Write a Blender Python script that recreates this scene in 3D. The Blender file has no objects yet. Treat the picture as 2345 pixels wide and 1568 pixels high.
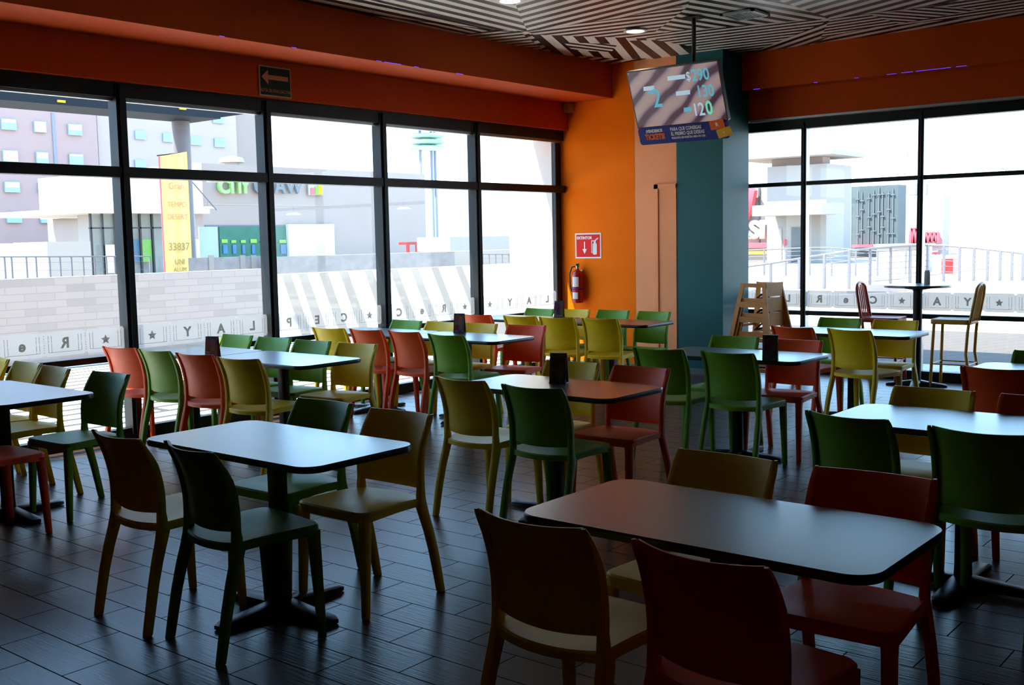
import bpy, bmesh, math, random
from mathutils import Vector, Matrix

random.seed(7)
SC = bpy.context.scene
COL = SC.collection
PI = math.pi

# ------------------------------------------------------------------ camera
FPX, PW, PH = 2473.77, 2345.0, 1568.0
RW = Matrix(((0.631547220267688, 0.08597140951609462, -0.7705563089858992),
             (-0.7750987118441033, 0.045346777554067505, -0.6302108033531908),
             (-0.01923786552007726, 0.9952650835386913, 0.09527496008371532)))
CAM = Vector((0, 0, 1.6))
cd = bpy.data.cameras.new('camera')
cd.sensor_width = 36.0
cd.lens = 36.0 * FPX / PW
cd.clip_end = 600
cam = bpy.data.objects.new('camera', cd)
cam.matrix_world = Matrix.Translation(CAM) @ RW.to_4x4()
COL.objects.link(cam)
SC.camera = cam

def ray(px, py):
    return RW @ Vector((px - PW / 2, -(py - PH / 2), -FPX)).normalized()
def at_x(px, py, x):
    d = ray(px, py); return CAM + d * (x / d.x)
def at_y(px, py, y):
    d = ray(px, py); return CAM + d * (y / d.y)
def at_z(px, py, z):
    d = ray(px, py); return CAM + d * ((z - 1.6) / d.z)

# ------------------------------------------------------------------ light
SC.view_settings.view_transform = 'Standard'
SC.view_settings.look = 'None'
SC.view_settings.gamma = 1
SC.view_settings.use_curve_mapping = False
SC.view_settings.exposure = 0.5
SUN_E, SKY_E = 15.0, 3.4
world = bpy.data.worlds.new('sky'); SC.world = world
world.use_nodes = True
wn = world.node_tree; wn.nodes.clear()
wo = wn.nodes.new('ShaderNodeOutputWorld'); bg = wn.nodes.new('ShaderNodeBackground')
tc = wn.nodes.new('ShaderNodeTexCoord'); sx = wn.nodes.new('ShaderNodeSeparateXYZ')
rp = wn.nodes.new('ShaderNodeValToRGB')
wn.links.new(tc.outputs['Generated'], sx.inputs[0])
wn.links.new(sx.outputs['Z'], rp.inputs[0])
wn.links.new(rp.outputs[0], bg.inputs[0]); wn.links.new(bg.outputs[0], wo.inputs[0])
cr = rp.color_ramp
cr.elements[0].position = 0.0; cr.elements[0].color = (0.92, 1.02, 1.15, 1)
cr.elements[1].position = 1.0; cr.elements[1].color = (0.30, 0.55, 1.0, 1)
e = cr.elements.new(0.16); e.color = (0.46, 0.84, 1.28, 1)
e = cr.elements.new(0.42); e.color = (0.42, 0.72, 1.2, 1)
bg.inputs[1].default_value = SKY_E
sd = bpy.data.lights.new('sun', 'SUN'); sd.energy = SUN_E; sd.angle = 0.009; sd.color = (1.0, 0.95, 0.86)
sun = bpy.data.objects.new('sun', sd); COL.objects.link(sun)
sun.rotation_mode = 'QUATERNION'
sun.rotation_quaternion = Vector((0.48, -0.30, -1.0)).to_track_quat('-Z', 'Y')
sun.location = (0, 20, 20)
SC.cycles.max_bounces = 8; SC.cycles.diffuse_bounces = 5; SC.cycles.glossy_bounces = 3
SC.cycles.transparent_max_bounces = 12; SC.cycles.transmission_bounces = 6
SC.cycles.caustics_reflective = False; SC.cycles.caustics_refractive = False
SC.cycles.sample_clamp_indirect = 6.0
SC.cycles.use_denoising = True

# ------------------------------------------------------------------ materials
def new_mat(name):
    m = bpy.data.materials.new(name); m.use_nodes = True
    return m, m.node_tree, m.node_tree.nodes['Principled BSDF']
def mat(name, col, rough=0.6, metal=0.0, noise=0.0, nscale=40, bump=0.0, bscale=300, spec=0.5, emit=None, es=1.0):
    m, nt, b = new_mat(name)
    b.inputs['Base Color'].default_value = (*col, 1)
    b.inputs['Roughness'].default_value = rough
    b.inputs['Metallic'].default_value = metal
    b.inputs['Specular IOR Level'].default_value = spec
    if emit:
        b.inputs['Emission Color'].default_value = (*emit, 1); b.inputs['Emission Strength'].default_value = es
    if noise or bump:
        co = nt.nodes.new('ShaderNodeTexCoord')
    if noise:
        n = nt.nodes.new('ShaderNodeTexNoise'); n.inputs['Scale'].default_value = nscale; n.inputs['Detail'].default_value = 4
        nt.links.new(co.outputs['Object'], n.inputs['Vector'])
        mr = nt.nodes.new('ShaderNodeMapRange'); mr.inputs[3].default_value = 1 - noise; mr.inputs[4].default_value = 1 + noise
        nt.links.new(n.outputs['Fac'], mr.inputs[0])
        mx = nt.nodes.new('ShaderNodeVectorMath'); mx.operation = 'SCALE'; mx.inputs[0].default_value = col
        nt.links.new(mr.outputs[0], mx.inputs['Scale']); nt.links.new(mx.outputs[0], b.inputs['Base Color'])
    if bump:
        n2 = nt.nodes.new('ShaderNodeTexNoise'); n2.inputs['Scale'].default_value = bscale
        nt.links.new(co.outputs['Object'], n2.inputs['Vector'])
        bp = nt.nodes.new('ShaderNodeBump'); bp.inputs['Strength'].default_value = bump; bp.inputs['Distance'].default_value = 0.002
        nt.links.new(n2.outputs['Fac'], bp.inputs['Height']); nt.links.new(bp.outputs[0], b.inputs['Normal'])
    return m

M = {}
M['orange'] = mat('orange_paint', (0.97, 0.175, 0.002), 0.65, noise=.03, nscale=8, bump=.15, bscale=120, spec=.06)
M['orange_shaded'] = mat('orange_paint_shaded', (0.52, 0.062, 0.005), 0.6, noise=.03, nscale=8, bump=.15, bscale=120, spec=.1)  # the orange paint darkened and reddened: header and soffit shade put into the colour
M['salmon'] = mat('salmon_paint', (0.95, 0.36, 0.16), 0.6, noise=.03, nscale=8, bump=.15, bscale=120, spec=.15)
M['teal'] = mat('teal_paint', (0.007, 0.092, 0.095), 0.5, noise=.06, nscale=12, bump=.3, bscale=90, spec=.25)
M['dark_room'] = mat('dark_wall_paint', (0.34, 0.17, 0.10), 0.8, noise=.1)
M['base'] = mat('grey_baseboard', (0.10, 0.12, 0.14), 0.5, noise=.1)
M['frame'] = mat('black_window_metal', (0.008, 0.010, 0.011), 0.45, noise=.1, spec=.25)
M['sill'] = mat('grey_aluminium', (0.42, 0.44, 0.44), 0.35, metal=.6, noise=.05)
M['iron'] = mat('black_cast_iron', (0.012, 0.012, 0.013), 0.4, noise=.2, nscale=30, bump=.2)
M['edge'] = mat('black_rubber_edge', (0.012, 0.012, 0.013), 0.3, noise=.05)
M['pl_y'] = mat('yellow_plastic', (0.82, 0.54, 0.004), 0.45, noise=.05, nscale=30, bump=.25, bscale=700, spec=.28)
M['pl_g'] = mat('green_plastic', (0.14, 0.32, 0.010), 0.45, noise=.05, nscale=30, bump=.25, bscale=700, spec=.28)
M['pl_r'] = mat('red_plastic', (0.85, 0.085, 0.010), 0.45, noise=.05, nscale=30, bump=.25, bscale=700, spec=.28)
M['stool_red'] = mat('red_painted_metal', (0.42, 0.045, 0.03), 0.35, metal=.3, noise=.1)
M['stool_yel'] = mat('yellow_painted_metal', (0.60, 0.27, 0.02), 0.35, noise=.1)
M['wood'] = mat('pale_beech_wood', (0.58, 0.23, 0.05), 0.5, noise=.18, nscale=14, spec=.25)
M['black'] = mat('black_plastic', (0.01, 0.01, 0.012), 0.4, noise=.05)
M['white'] = mat('white_plastic', (0.75, 0.76, 0.76), 0.4, noise=.03)
M['beige'] = mat('beige_plastic', (0.45, 0.33, 0.2), 0.5, noise=.03)
M['chrome'] = mat('steel', (0.6, 0.6, 0.62), 0.25, metal=1.0, noise=.05)
M['red_paint'] = mat('red_enamel', (0.45, 0.012, 0.012), 0.25, noise=.05)
M['sign_red'] = mat('red_sign_print', (0.80, 0.018, 0.014), 0.45, noise=.03, spec=.12)
M['sign_white'] = mat('white_sign_print', (0.88, 0.80, 0.70), 0.5, noise=.03, spec=.12)
M['sign_green'] = mat('green_sign_print', (0.012, 0.05, 0.035), 0.4, noise=.05, spec=.12)
M['sign_pink'] = mat('faded_arrow_print', (0.62, 0.32, 0.2), 0.5, noise=.03, spec=.12)
M['navy'] = mat('navy_print', (0.03, 0.04, 0.24), 0.45, noise=.03, spec=.12)
M['pr_orange'] = mat('orange_print', (0.85, 0.14, 0.02), 0.45, noise=.03, spec=.12)
M['pr_yellow'] = mat('yellow_print', (0.8, 0.42, 0.03), 0.45, noise=.03, spec=.12)
M['concrete'] = mat('pale_concrete', (0.30, 0.26, 0.22), 0.85, noise=.08, nscale=2)
M['paleconc'] = mat('white_render', (0.62, 0.56, 0.50), 0.85, noise=.03, nscale=2)
M['mallgrey'] = mat('grey_beige_render', (0.35, 0.27, 0.23), 0.85, noise=.05, nscale=.6)
M['hotel'] = mat('dark_mauve_render', (0.42, 0.28, 0.25), 0.85, noise=.05, nscale=.6)
M['hotel_l'] = mat('pale_mauve_render', (0.46, 0.36, 0.32), 0.85, noise=.04, nscale=.6)
M['beige_r'] = mat('beige_render', (0.42, 0.34, 0.27), 0.85, noise=.03, nscale=.6)
M['bluewin'] = mat('pale_blue_glazing', (0.30, 0.48, 0.60), 0.15, noise=.1, nscale=3)
M['blueblind'] = mat('white_blind', (0.66, 0.78, 0.80), 0.6, noise=.05)
M['rail'] = mat('grey_rail_metal', (0.16, 0.15, 0.16), 0.5, metal=.3, noise=.05)
M['canopy'] = mat('dark_blue_grey_metal', (0.012, 0.017, 0.022), 0.7, noise=.1, nscale=3, spec=.2)
M['post'] = mat('grey_post_paint', (0.16, 0.14, 0.15), 0.6, noise=.05)
M['darkstone'] = mat('dark_stone', (0.26, 0.23, 0.21), 0.9, noise=.35, nscale=5)
M['shopdark'] = mat('shop_interior_green', (0.02, 0.13, 0.08), 0.5, noise=.3, nscale=2)
M['lime'] = mat('lime_green_panel', (0.22, 0.55, 0.05), 0.5, noise=.3, nscale=3)
M['shopblue'] = mat('blue_panel', (0.05, 0.16, 0.30), 0.5, noise=.3, nscale=3)
M['shopglass'] = mat('grey_green_glazing', (0.30, 0.38, 0.36), 0.12, noise=.2, nscale=1)
M['banner'] = mat('yellow_banner_cloth', (0.95, 0.62, 0.20), 0.8, noise=.06, nscale=2)
M['banner_ink'] = mat('faded_banner_ink', (0.55, 0.26, 0.14), 0.8, noise=.1)
M['banner_ink2'] = mat('ochre_banner_ink', (0.36, 0.24, 0.06), 0.8, noise=.1)
M['pinkred'] = mat('casino_red', (0.72, 0.09, 0.12), 0.6, noise=.1)
M['signdk'] = mat('dark_sign_metal', (0.13, 0.14, 0.15), 0.5, noise=.1)
M['signlime'] = mat('lime_sign', (0.30, 0.62, 0.16), 0.5, noise=.1)
M['panelgrey'] = mat('blue_grey_cladding', (0.075, 0.095, 0.10), 0.6, noise=.15, nscale=1)
M['lightgrey'] = mat('light_grey_cladding', (0.40, 0.36, 0.34), 0.8, noise=.04, nscale=.6)
M['palegreen'] = mat('pale_green_ring', (0.50, 0.68, 0.55), 0.5, noise=.05)
M['steelblue'] = mat('blue_grey_steel', (0.22, 0.25, 0.34), 0.5, noise=.05)

def glow(name, col, s):
    m, nt, b = new_mat(name)
    b.inputs['Base Color'].default_value = (*col, 1)
    b.inputs['Emission Color'].default_value = (*col, 1)
    b.inputs['Emission Strength'].default_value = s
    n = nt.nodes.new('ShaderNodeTexNoise'); mr = nt.nodes.new('ShaderNodeMapRange')
    mr.inputs[3].default_value = s * .9; mr.inputs[4].default_value = s * 1.1
    nt.links.new(n.outputs['Fac'], mr.inputs[0]); nt.links.new(mr.outputs[0], b.inputs['Emission Strength'])
    return m
M['lamp'] = glow('warm_lamp_glow', (1.0, 0.74, 0.42), 5.0)
M['led'] = glow('violet_led_glow', (0.10, 0.04, 1.0), 1.3)

def glass():
    m = bpy.data.materials.new('window_glass'); m.use_nodes = True
    nt = m.node_tree; nt.nodes.clear()
    o = nt.nodes.new('ShaderNodeOutputMaterial'); mx = nt.nodes.new('ShaderNodeMixShader')
    t = nt.nodes.new('ShaderNodeBsdfTransparent'); g = nt.nodes.new('ShaderNodeBsdfGlossy')
    t.inputs[0].default_value = (0.93, 0.96, 0.95, 1); g.inputs['Roughness'].default_value = 0.02
    lw = nt.nodes.new('ShaderNodeLayerWeight'); lw.inputs[0].default_value = .5
    pw = nt.nodes.new('ShaderNodeMath'); pw.operation = 'POWER'; pw.inputs[1].default_value = 5
    ad = nt.nodes.new('ShaderNodeMath'); ad.operation = 'MULTIPLY_ADD'; ad.inputs[1].default_value = .5; ad.inputs[2].default_value = .02
    nt.links.new(lw.outputs['Facing'], pw.inputs[0]); nt.links.new(pw.outputs[0], ad.inputs[0])
    nt.links.new(ad.outputs[0], mx.inputs[0]); nt.links.new(t.outputs[0], mx.inputs[1]); nt.links.new(g.outputs[0], mx.inputs[2])
    nt.links.new(mx.outputs[0], o.inputs[0]); return m
M['glass'] = glass()
def frost():
    m = bpy.data.materials.new('frosted_vinyl'); m.use_nodes = True
    nt = m.node_tree; nt.nodes.clear()
    o = nt.nodes.new('ShaderNodeOutputMaterial'); mx = nt.nodes.new('ShaderNodeMixShader'); m2 = nt.nodes.new('ShaderNodeMixShader')
    t = nt.nodes.new('ShaderNodeBsdfTransparent'); d = nt.nodes.new('ShaderNodeBsdfDiffuse'); tr = nt.nodes.new('ShaderNodeBsdfTranslucent')
    d.inputs[0].default_value = (.45, .43, .41, 1); tr.inputs[0].default_value = (.42, .40, .385, 1)
    m2.inputs[0].default_value = .65; mx.inputs[0].default_value = .5
    nt.links.new(d.outputs[0], m2.inputs[1]); nt.links.new(tr.outputs[0], m2.inputs[2])
    nt.links.new(t.outputs[0], mx.inputs[1]); nt.links.new(m2.outputs[0], mx.inputs[2]); nt.links.new(mx.outputs[0], o.inputs[0])
    return m
M['frost'] = frost()
def ink():
    m = bpy.data.materials.new('grey_vinyl_ink'); m.use_nodes = True
    nt = m.node_tree; nt.nodes.clear()
    o = nt.nodes.new('ShaderNodeOutputMaterial'); mx = nt.nodes.new('ShaderNodeMixShader'); t = nt.nodes.new('ShaderNodeBsdfTransparent'); d = nt.nodes.new('ShaderNodeBsdfDiffuse')
    n = nt.nodes.new('ShaderNodeTexNoise'); cr = nt.nodes.new('ShaderNodeValToRGB'); cr.color_ramp.elements[0].color = (.2, .24, .2, 1); cr.color_ramp.elements[1].color = (.3, .34, .3, 1)
    nt.links.new(n.outputs['Fac'], cr.inputs[0]); nt.links.new(cr.outputs[0], d.inputs[0])
    mx.inputs[0].default_value = .55
    nt.links.new(t.outputs[0], mx.inputs[1]); nt.links.new(d.outputs[0], mx.inputs[2]); nt.links.new(mx.outputs[0], o.inputs[0]); return m
M['ink'] = ink()
M['strip'] = mat('beige_shadow_strip', (0.155, 0.13, 0.105), 0.9, noise=.08, nscale=3)  # colour stands for the shadow stripes across the sunlit bank
M['tower'] = mat('off_white_render', (0.34, 0.305, 0.28), 0.85, noise=.03, nscale=1)

def floor_mat():
    m, nt, b = new_mat('dark_wood_look_tile')
    co = nt.nodes.new('ShaderNodeTexCoord')
    mp = nt.nodes.new('ShaderNodeMapping'); mp.inputs['Rotation'].default_value = (0, 0, PI / 2); mp.inputs['Location'].default_value = (0.06, .0, 0)
    nt.links.new(co.outputs['Object'], mp.inputs[0])
    br = nt.nodes.new('ShaderNodeTexBrick'); br.offset = .5
    br.inputs['Scale'].default_value = 1; br.inputs['Brick Width'].default_value = .5; br.inputs['Row Height'].default_value = .195
    br.inputs['Mortar Size'].default_value = .003; br.inputs['Mortar Smooth'].default_value = .2
    br.inputs['Color1'].default_value = (0.070, 0.038, 0.026, 1); br.inputs['Color2'].default_value = (0.042, 0.025, 0.018, 1)
    br.inputs['Mortar'].default_value = (0.016, 0.012, 0.010, 1)
    nt.links.new(mp.outputs[0], br.inputs[0])
    m2 = nt.nodes.new('ShaderNodeMapping'); m2.inputs['Scale'].default_value = (90, 5, 1)
    nt.links.new(co.outputs['Object'], m2.inputs[0])
    n = nt.nodes.new('ShaderNodeTexNoise'); n.inputs['Scale'].default_value = 1; n.inputs['Detail'].default_value = 5
    nt.links.new(m2.outputs[0], n.inputs['Vector'])
    mr = nt.nodes.new('ShaderNodeMapRange'); mr.inputs[3].default_value = .6; mr.inputs[4].default_value = 1.4
    nt.links.new(n.outputs['Fac'], mr.inputs[0])
    vm = nt.nodes.new('ShaderNodeVectorMath'); vm.operation = 'SCALE'
    nt.links.new(br.outputs['Color'], vm.inputs[0]); nt.links.new(mr.outputs[0], vm.inputs['Scale'])
    nt.links.new(vm.outputs[0], b.inputs['Base Color'])
    rr = nt.nodes.new('ShaderNodeMapRange'); rr.inputs[3].default_value = .3; rr.inputs[4].default_value = .95
    nt.links.new(br.outputs['Fac'], rr.inputs[0]); nt.links.new(rr.outputs[0], b.inputs['Roughness'])
    r2 = nt.nodes.new('ShaderNodeMapRange'); r2.inputs[3].default_value = .30; r2.inputs[4].default_value = 0
    nt.links.new(br.outputs['Fac'], r2.inputs[0]); nt.links.new(r2.outputs[0], b.inputs['Specular IOR Level'])
    b1 = nt.nodes.new('ShaderNodeBump'); b1.inputs['Strength'].default_value = .7; b1.inputs['Distance'].default_value = .002
    nt.links.new(n.outputs['Fac'], b1.inputs['Height'])
    b2 = nt.nodes.new('ShaderNodeBump'); b2.invert = True; b2.inputs['Strength'].default_value = .8; b2.inputs['Distance'].default_value = .003
    nt.links.new(br.outputs['Fac'], b2.inputs['Height']); nt.links.new(b1.outputs[0], b2.inputs['Normal'])
    nt.links.new(b2.outputs[0], b.inputs['Normal'])
    return m
M['floor'] = floor_mat()

def top_mat():
    m, nt, b = new_mat('dark_laminate')
    co = nt.nodes.new('ShaderNodeTexCoord')
    n = nt.nodes.new('ShaderNodeTexNoise'); n.inputs['Scale'].default_value = 900
    nt.links.new(co.outputs['Object'], n.inputs['Vector'])
    b.inputs['Base Color'].default_value = (0.022, 0.018, 0.017, 1)
    b.inputs['Roughness'].default_value = .32; b.inputs['Specular IOR Level'].default_value = 1.0
    b.inputs['Coat Weight'].default_value = .55; b.inputs['Coat Roughness'].default_value = .26; b.inputs['Coat IOR'].default_value = 1.65
    bp = nt.nodes.new('ShaderNodeBump'); bp.inputs['Strength'].default_value = .12; bp.inputs['Distance'].default_value = .0006
    nt.links.new(n.outputs['Fac'], bp.inputs['Height']); nt.links.new(bp.outputs[0], b.inputs['Normal'])
    return m
M['top'] = top_mat()

def stripes_mat():
    m, nt, b = new_mat('black_and_white_striped_ceiling')
    uv = nt.nodes.new('ShaderNodeUVMap'); uv.uv_map = 'stripe'
    s = nt.nodes.new('ShaderNodeSeparateXYZ'); nt.links.new(uv.outputs[0], s.inputs[0])
    fr = nt.nodes.new('ShaderNodeMath'); fr.operation = 'FRACT'; nt.links.new(s.outputs['X'], fr.inputs[0])
    gt = nt.nodes.new('ShaderNodeMath'); gt.operation = 'GREATER_THAN'; gt.inputs[1].default_value = .5
    nt.links.new(fr.outputs[0], gt.inputs[0])
    mx = nt.nodes.new('ShaderNodeMix'); mx.data_type = 'RGBA'
    mx.inputs['A'].default_value = (0.74, 0.66, 0.60, 1); mx.inputs['B'].default_value = (0.012, 0.009, 0.009, 1)
    nt.links.new(gt.outputs[0], mx.inputs['Factor']); nt.links.new(mx.outputs['Result'], b.inputs['Base Color'])
    b.inputs['Roughness'].default_value = .35; b.inputs['Specular IOR Level'].default_value = .25
    return m
M['stripes'] = stripes_mat()

def brick_mat(name, c1, c2, mortar, w, h, rot=(PI / 2, 0, 0), bump=.6, ms=.012):
    m, nt, b = new_mat(name)
    co = nt.nodes.new('ShaderNodeTexCoord')
    mp = nt.nodes.new('ShaderNodeMapping'); mp.inputs['Rotation'].default_value = rot
    nt.links.new(co.outputs['Object'], mp.inputs[0])
    br = nt.nodes.new('ShaderNodeTexBrick'); br.offset = .4; br.inputs['Scale'].default_value = 1
    br.inputs['Brick Width'].default_value = w; br.inputs['Row Height'].default_value = h; br.inputs['Mortar Size'].default_value = ms
    br.inputs['Bias'].default_value = -.6
    br.inputs['Color1'].default_value = (*c1, 1); br.inputs['Color2'].default_value = (*c2, 1); br.inputs['Mortar'].default_value = (*mortar, 1)
    nt.links.new(mp.outputs[0], br.inputs[0])
    nt.links.new(br.outputs['Color'], b.inputs['Base Color']); b.inputs['Roughness'].default_value = .9
    bp = nt.nodes.new('ShaderNodeBump'); bp.invert = True; bp.inputs['Strength'].default_value = bump; bp.inputs['Distance'].default_value = .02
    nt.links.new(br.outputs['Fac'], bp.inputs['Height']); nt.links.new(bp.outputs[0], b.inputs['Normal'])
    return m
M['stone'] = brick_mat('buff_stone_blocks', (0.37, 0.315, 0.275), (0.20, 0.175, 0.16), (0.31, 0.265, 0.235), .42, .10, ms=.006)
M['deck'] = brick_mat('bleached_deck_boards', (0.80, 0.74, 0.66), (0.76, 0.70, 0.62), (0.045, 0.04, 0.037), 6, .30, rot=(0, 0, 0), ms=.05)
M['pavers'] = brick_mat('tan_pavers', (0.095, 0.070, 0.052), (0.080, 0.060, 0.045), (0.06, 0.048, 0.04), .5, .25, rot=(0, 0, .3), ms=.01)

# ------------------------------------------------------------------ mesh helpers
class MB:
    def __init__(s): s.v = []; s.f = []; s.m = []; s.uv = {}
    def add(s, vs, fs, mi=0):
        o = len(s.v); s.v += [tuple(v) for v in vs]
        for f in fs: s.f.append(tuple(i + o for i in f)); s.m.append(mi)
        return s
    def box(s, x0, x1, y0, y1, z0, z1, mi=0):
        vs = [(x, y, z) for z in (z0, z1) for y in (y0, y1) for x in (x0, x1)]
        return s.add(vs, [(0, 2, 3, 1), (4, 5, 7, 6), (0, 1, 5, 4), (2, 6, 7, 3), (0, 4, 6, 2), (1, 3, 7, 5)], mi)
    def prism(s, poly, z0, z1, mi=0):
        n = len(poly)
        a = sum(poly[i][0] * poly[(i + 1) % n][1] - poly[(i + 1) % n][0] * poly[i][1] for i in range(n))
        if a < 0: poly = poly[::-1]
        vs = [(p[0], p[1], z0) for p in poly] + [(p[0], p[1], z1) for p in poly]
        fs = [tuple(range(n))[::-1], tuple(range(n, 2 * n))] + [(i, (i + 1) % n, n + (i + 1) % n, n + i) for i in range(n)]
        return s.add(vs, fs, mi)
    def slab(s, poly, axis, a, b, mi=0):
        """extrude a 2D poly (the two other axes) along axis 'x' or 'y' from a to b"""
        t = MB(); t.prism(poly, a, b)
        if axis == 'y': vs = [(v[0], v[2], v[1]) for v in t.v]
        else: vs = [(v[2], v[0], v[1]) for v in t.v]
        fs = [f[::-1] for f in t.f] if axis == 'y' else t.f
        return s.add(vs, fs, mi)
    def loft(s, rings, mi=0, cap=True):
        n = len(rings[0]); vs = [p for r in rings for p in r]; fs = []
        for k in range(len(rings) - 1):
            for i in range(n):
                j = (i + 1) % n
                fs.append((k * n + i, k * n + j, (k + 1) * n + j, (k + 1) * n + i))
        if cap:
            fs.append(tuple(range(n))[::-1]); fs.append(tuple((len(rings) - 1) * n + i for i in range(n)))
        return s.add(vs, fs, mi)
    def tube(s, pts, r, n=10, mi=0, cap=True):
        pts = [Vector(p) for p in pts]
        rs = r if isinstance(r, (list, tuple)) else [r] * len(pts)
        rings = []; up = None
        for i, p in enumerate(pts):
            d = (pts[min(i + 1, len(pts) - 1)] - pts[max(i - 1, 0)]).normalized()
            if up is None:
                up = Vector((0, 0, 1)) if abs(d.z) < .9 else Vector((1, 0, 0))
            a = d.cross(up).normalized(); b = a.cross(d).normalized(); up = b
            rings.append([tuple(p + a * math.cos(2 * PI * k / n) * rs[i] + b * math.sin(2 * PI * k / n) * rs[i]) for k in range(n)])
        return s.loft(rings, mi, cap)
    def lathe(s, prof, c=(0, 0), n=24, mi=0):
        rings = [[(c[0] + r * math.cos(2 * PI * k / n), c[1] + r * math.sin(2 * PI * k / n), z) for k in range(n)] for r, z in prof]
        return s.loft(rings, mi, True)
    def xf(s, mtx):
        s.v = [tuple(mtx @ Vector(v)) for v in s.v]; return s
    def mesh(s, name, mats, smooth=False, fix=True):
        me = bpy.data.meshes.new(name); me.from_pydata(s.v, [], s.f)
        for m in mats: me.materials.append(m)
        for p, i in zip(me.polygons, s.m): p.material_index = i
        if fix:
            bm = bmesh.new(); bm.from_mesh(me)
            bmesh.ops.recalc_face_normals(bm, faces=bm.faces); bm.to_mesh(me); bm.free()
        if smooth:
            for p in me.polygons: p.use_smooth = True
            try: me.set_sharp_from_angle(angle=math.radians(38))
            except Exception: pass
        me.update(); return me
    def build(s, name, mats, parent=None, smooth=False, loc=None, rz=0):
        if not isinstance(mats, (list, tuple)): mats = [mats]
        o = bpy.data.objects.new(name, s.mesh(name, mats, smooth)); COL.objects.link(o)
        if parent: o.parent = parent
        if loc is not None: o.location = loc
        if rz: o.rotation_euler.z = rz
        return o

def tag(o, label=None, cat=None, group=None, kind=None):
    if label: o['label'] = label
    if cat: o['category'] = cat
    if group: o['group'] = group
    if kind: o['kind'] = kind
    return o
def empty(name, loc=(0, 0, 0), rz=0.0, label=None, cat=None, group=None):
    o = bpy.data.objects.new(name, None); COL.objects.link(o)
    o.empty_display_size = .1; o.location = loc; o.rotation_euler = (0, 0, rz)
    return tag(o, label, cat, group)
def copy_tree(o, parent=None):
    c = o.copy(); COL.objects.link(c); c.parent = parent
    for ch in list(o.children): copy_tree(ch, c)
    return c
def struct(name, mb, mats, smooth=False, parent=None):
    o = mb.build(name, mats, parent, smooth)
    o['kind'] = 'structure'
    return o
def rrect(x0, x1, y0, y1, r, n=5):
    out = []
    for cx, cy, a in ((x1 - r, y1 - r, 0), (x0 + r, y1 - r, 90), (x0 + r, y0 + r, 180), (x1 - r, y0 + r, 270)):
        for k in range(n + 1):
            t = math.radians(a + 90 * k / n); out.append((cx + r * math.cos(t), cy + r * math.sin(t)))
    return out

def text_mesh(body, size, depth=.001, align='CENTER', squash=1.0, bold=0.0):
    cu = bpy.data.curves.new('t', 'FONT'); cu.body = body; cu.size = size; cu.extrude = depth
    cu.align_x = align; cu.align_y = 'CENTER'; cu.offset = bold; cu.resolution_u = 3
    o = bpy.data.objects.new('t', cu); COL.objects.link(o)
    dg = bpy.context.evaluated_depsgraph_get()
    me = bpy.data.meshes.new_from_object(o.evaluated_get(dg))
    COL.objects.unlink(o); bpy.data.objects.remove(o)
    if squash != 1.0:
        for v in me.vertices: v.co.x *= squash
    return me
def text(name, body, size, m, mtx, parent=None, **k):
    me = text_mesh(body, size, **k); me.transform(mtx)
    me.materials.clear(); me.materials.append(m)
    for p in me.polygons: p.material_index = 0
    o = bpy.data.objects.new(name, me); COL.objects.link(o)
    if parent: o.parent = parent
    return o
# frames for flat lettering: on a wall facing -Y / facing -X (x_axis = reading direction)
def on_ywall(x, y, z, mirror=1):
    return Matrix.Translation((x, y, z)) @ Matrix(((mirror, 0, 0, 0), (0, 0, -1, 0), (0, 1, 0, 0), (0, 0, 0, 1)))
def on_xwall(x, y, z, mirror=1):
    return Matrix.Translation((x, y, z)) @ Matrix(((0, 0, -1, 0), (-mirror, 0, 0, 0), (0, 1, 0, 0), (0, 0, 0, 1)))

# ------------------------------------------------------------------ room
CZ = 3.65           # ceiling
YW, XW = 8.12, 11.76  # glass lines
XO = 10.95          # orange end wall, front of the teal column
o = struct('floor', MB().box(-5, 13.2, -6, 8.2, -.12, 0), M['floor'])
# unseen walls: first two added to block window light, the rest close the room
struct('wall_light_block_left', MB().box(-5, 3.1, 7.9, 8.02, 0, 3.64), M['dark_room'])
struct('wall_light_block_right', MB().box(11.5, 11.62, -6, 1.4, 0, 3.64), M['dark_room'])
struct('wall_back', MB().box(-5.2, 13.2, -6.2, -6, 0, 4.2), M['dark_room'])
struct('wall_left', MB().box(-5.2, -5, -6, 8.3, 0, 4.2), M['dark_room'])
# orange pier between the left glazing and the niche
struct('wall_orange', MB().box(XO, XO + .25, 7.03, 8.2, 0, 4.2), M['orange'])
# salmon wall strip beside the column
struct('wall_salmon', MB().box(XO + .002, XO + .25, 6.462, 7.029, 0, 4.2), M['salmon'])
# teal column
struct('wall_teal_column', MB().box(XO, 11.58, 5.87, 6.46, 0, 4.2), M['teal'])
struct('trim_column_edge', MB().box(XO - .006, XO + .02, 5.862, 5.885, 0, 3.65), M['teal'])
# headers over the glazing
hd = MB().box(-5, XO - .002, 7.99, 8.6, 2.92, 4.2)
struct('wall_header_left', hd, M['orange_shaded'])
struct('wall_header_right', MB().box(11.60, 12.2, -6, 6.2, 2.91, 4.2), M['orange_shaded'])
# soffits
sl = struct('wall_soffit_left', MB().box(-5, XO - .004, 7.33, 7.988, 3.25, 4.2), M['orange_shaded'])
sr = struct('wall_soffit_right', MB().box(11.40, 11.598, -6, 5.868, 3.23, 4.2), M['orange_shaded'])
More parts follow.
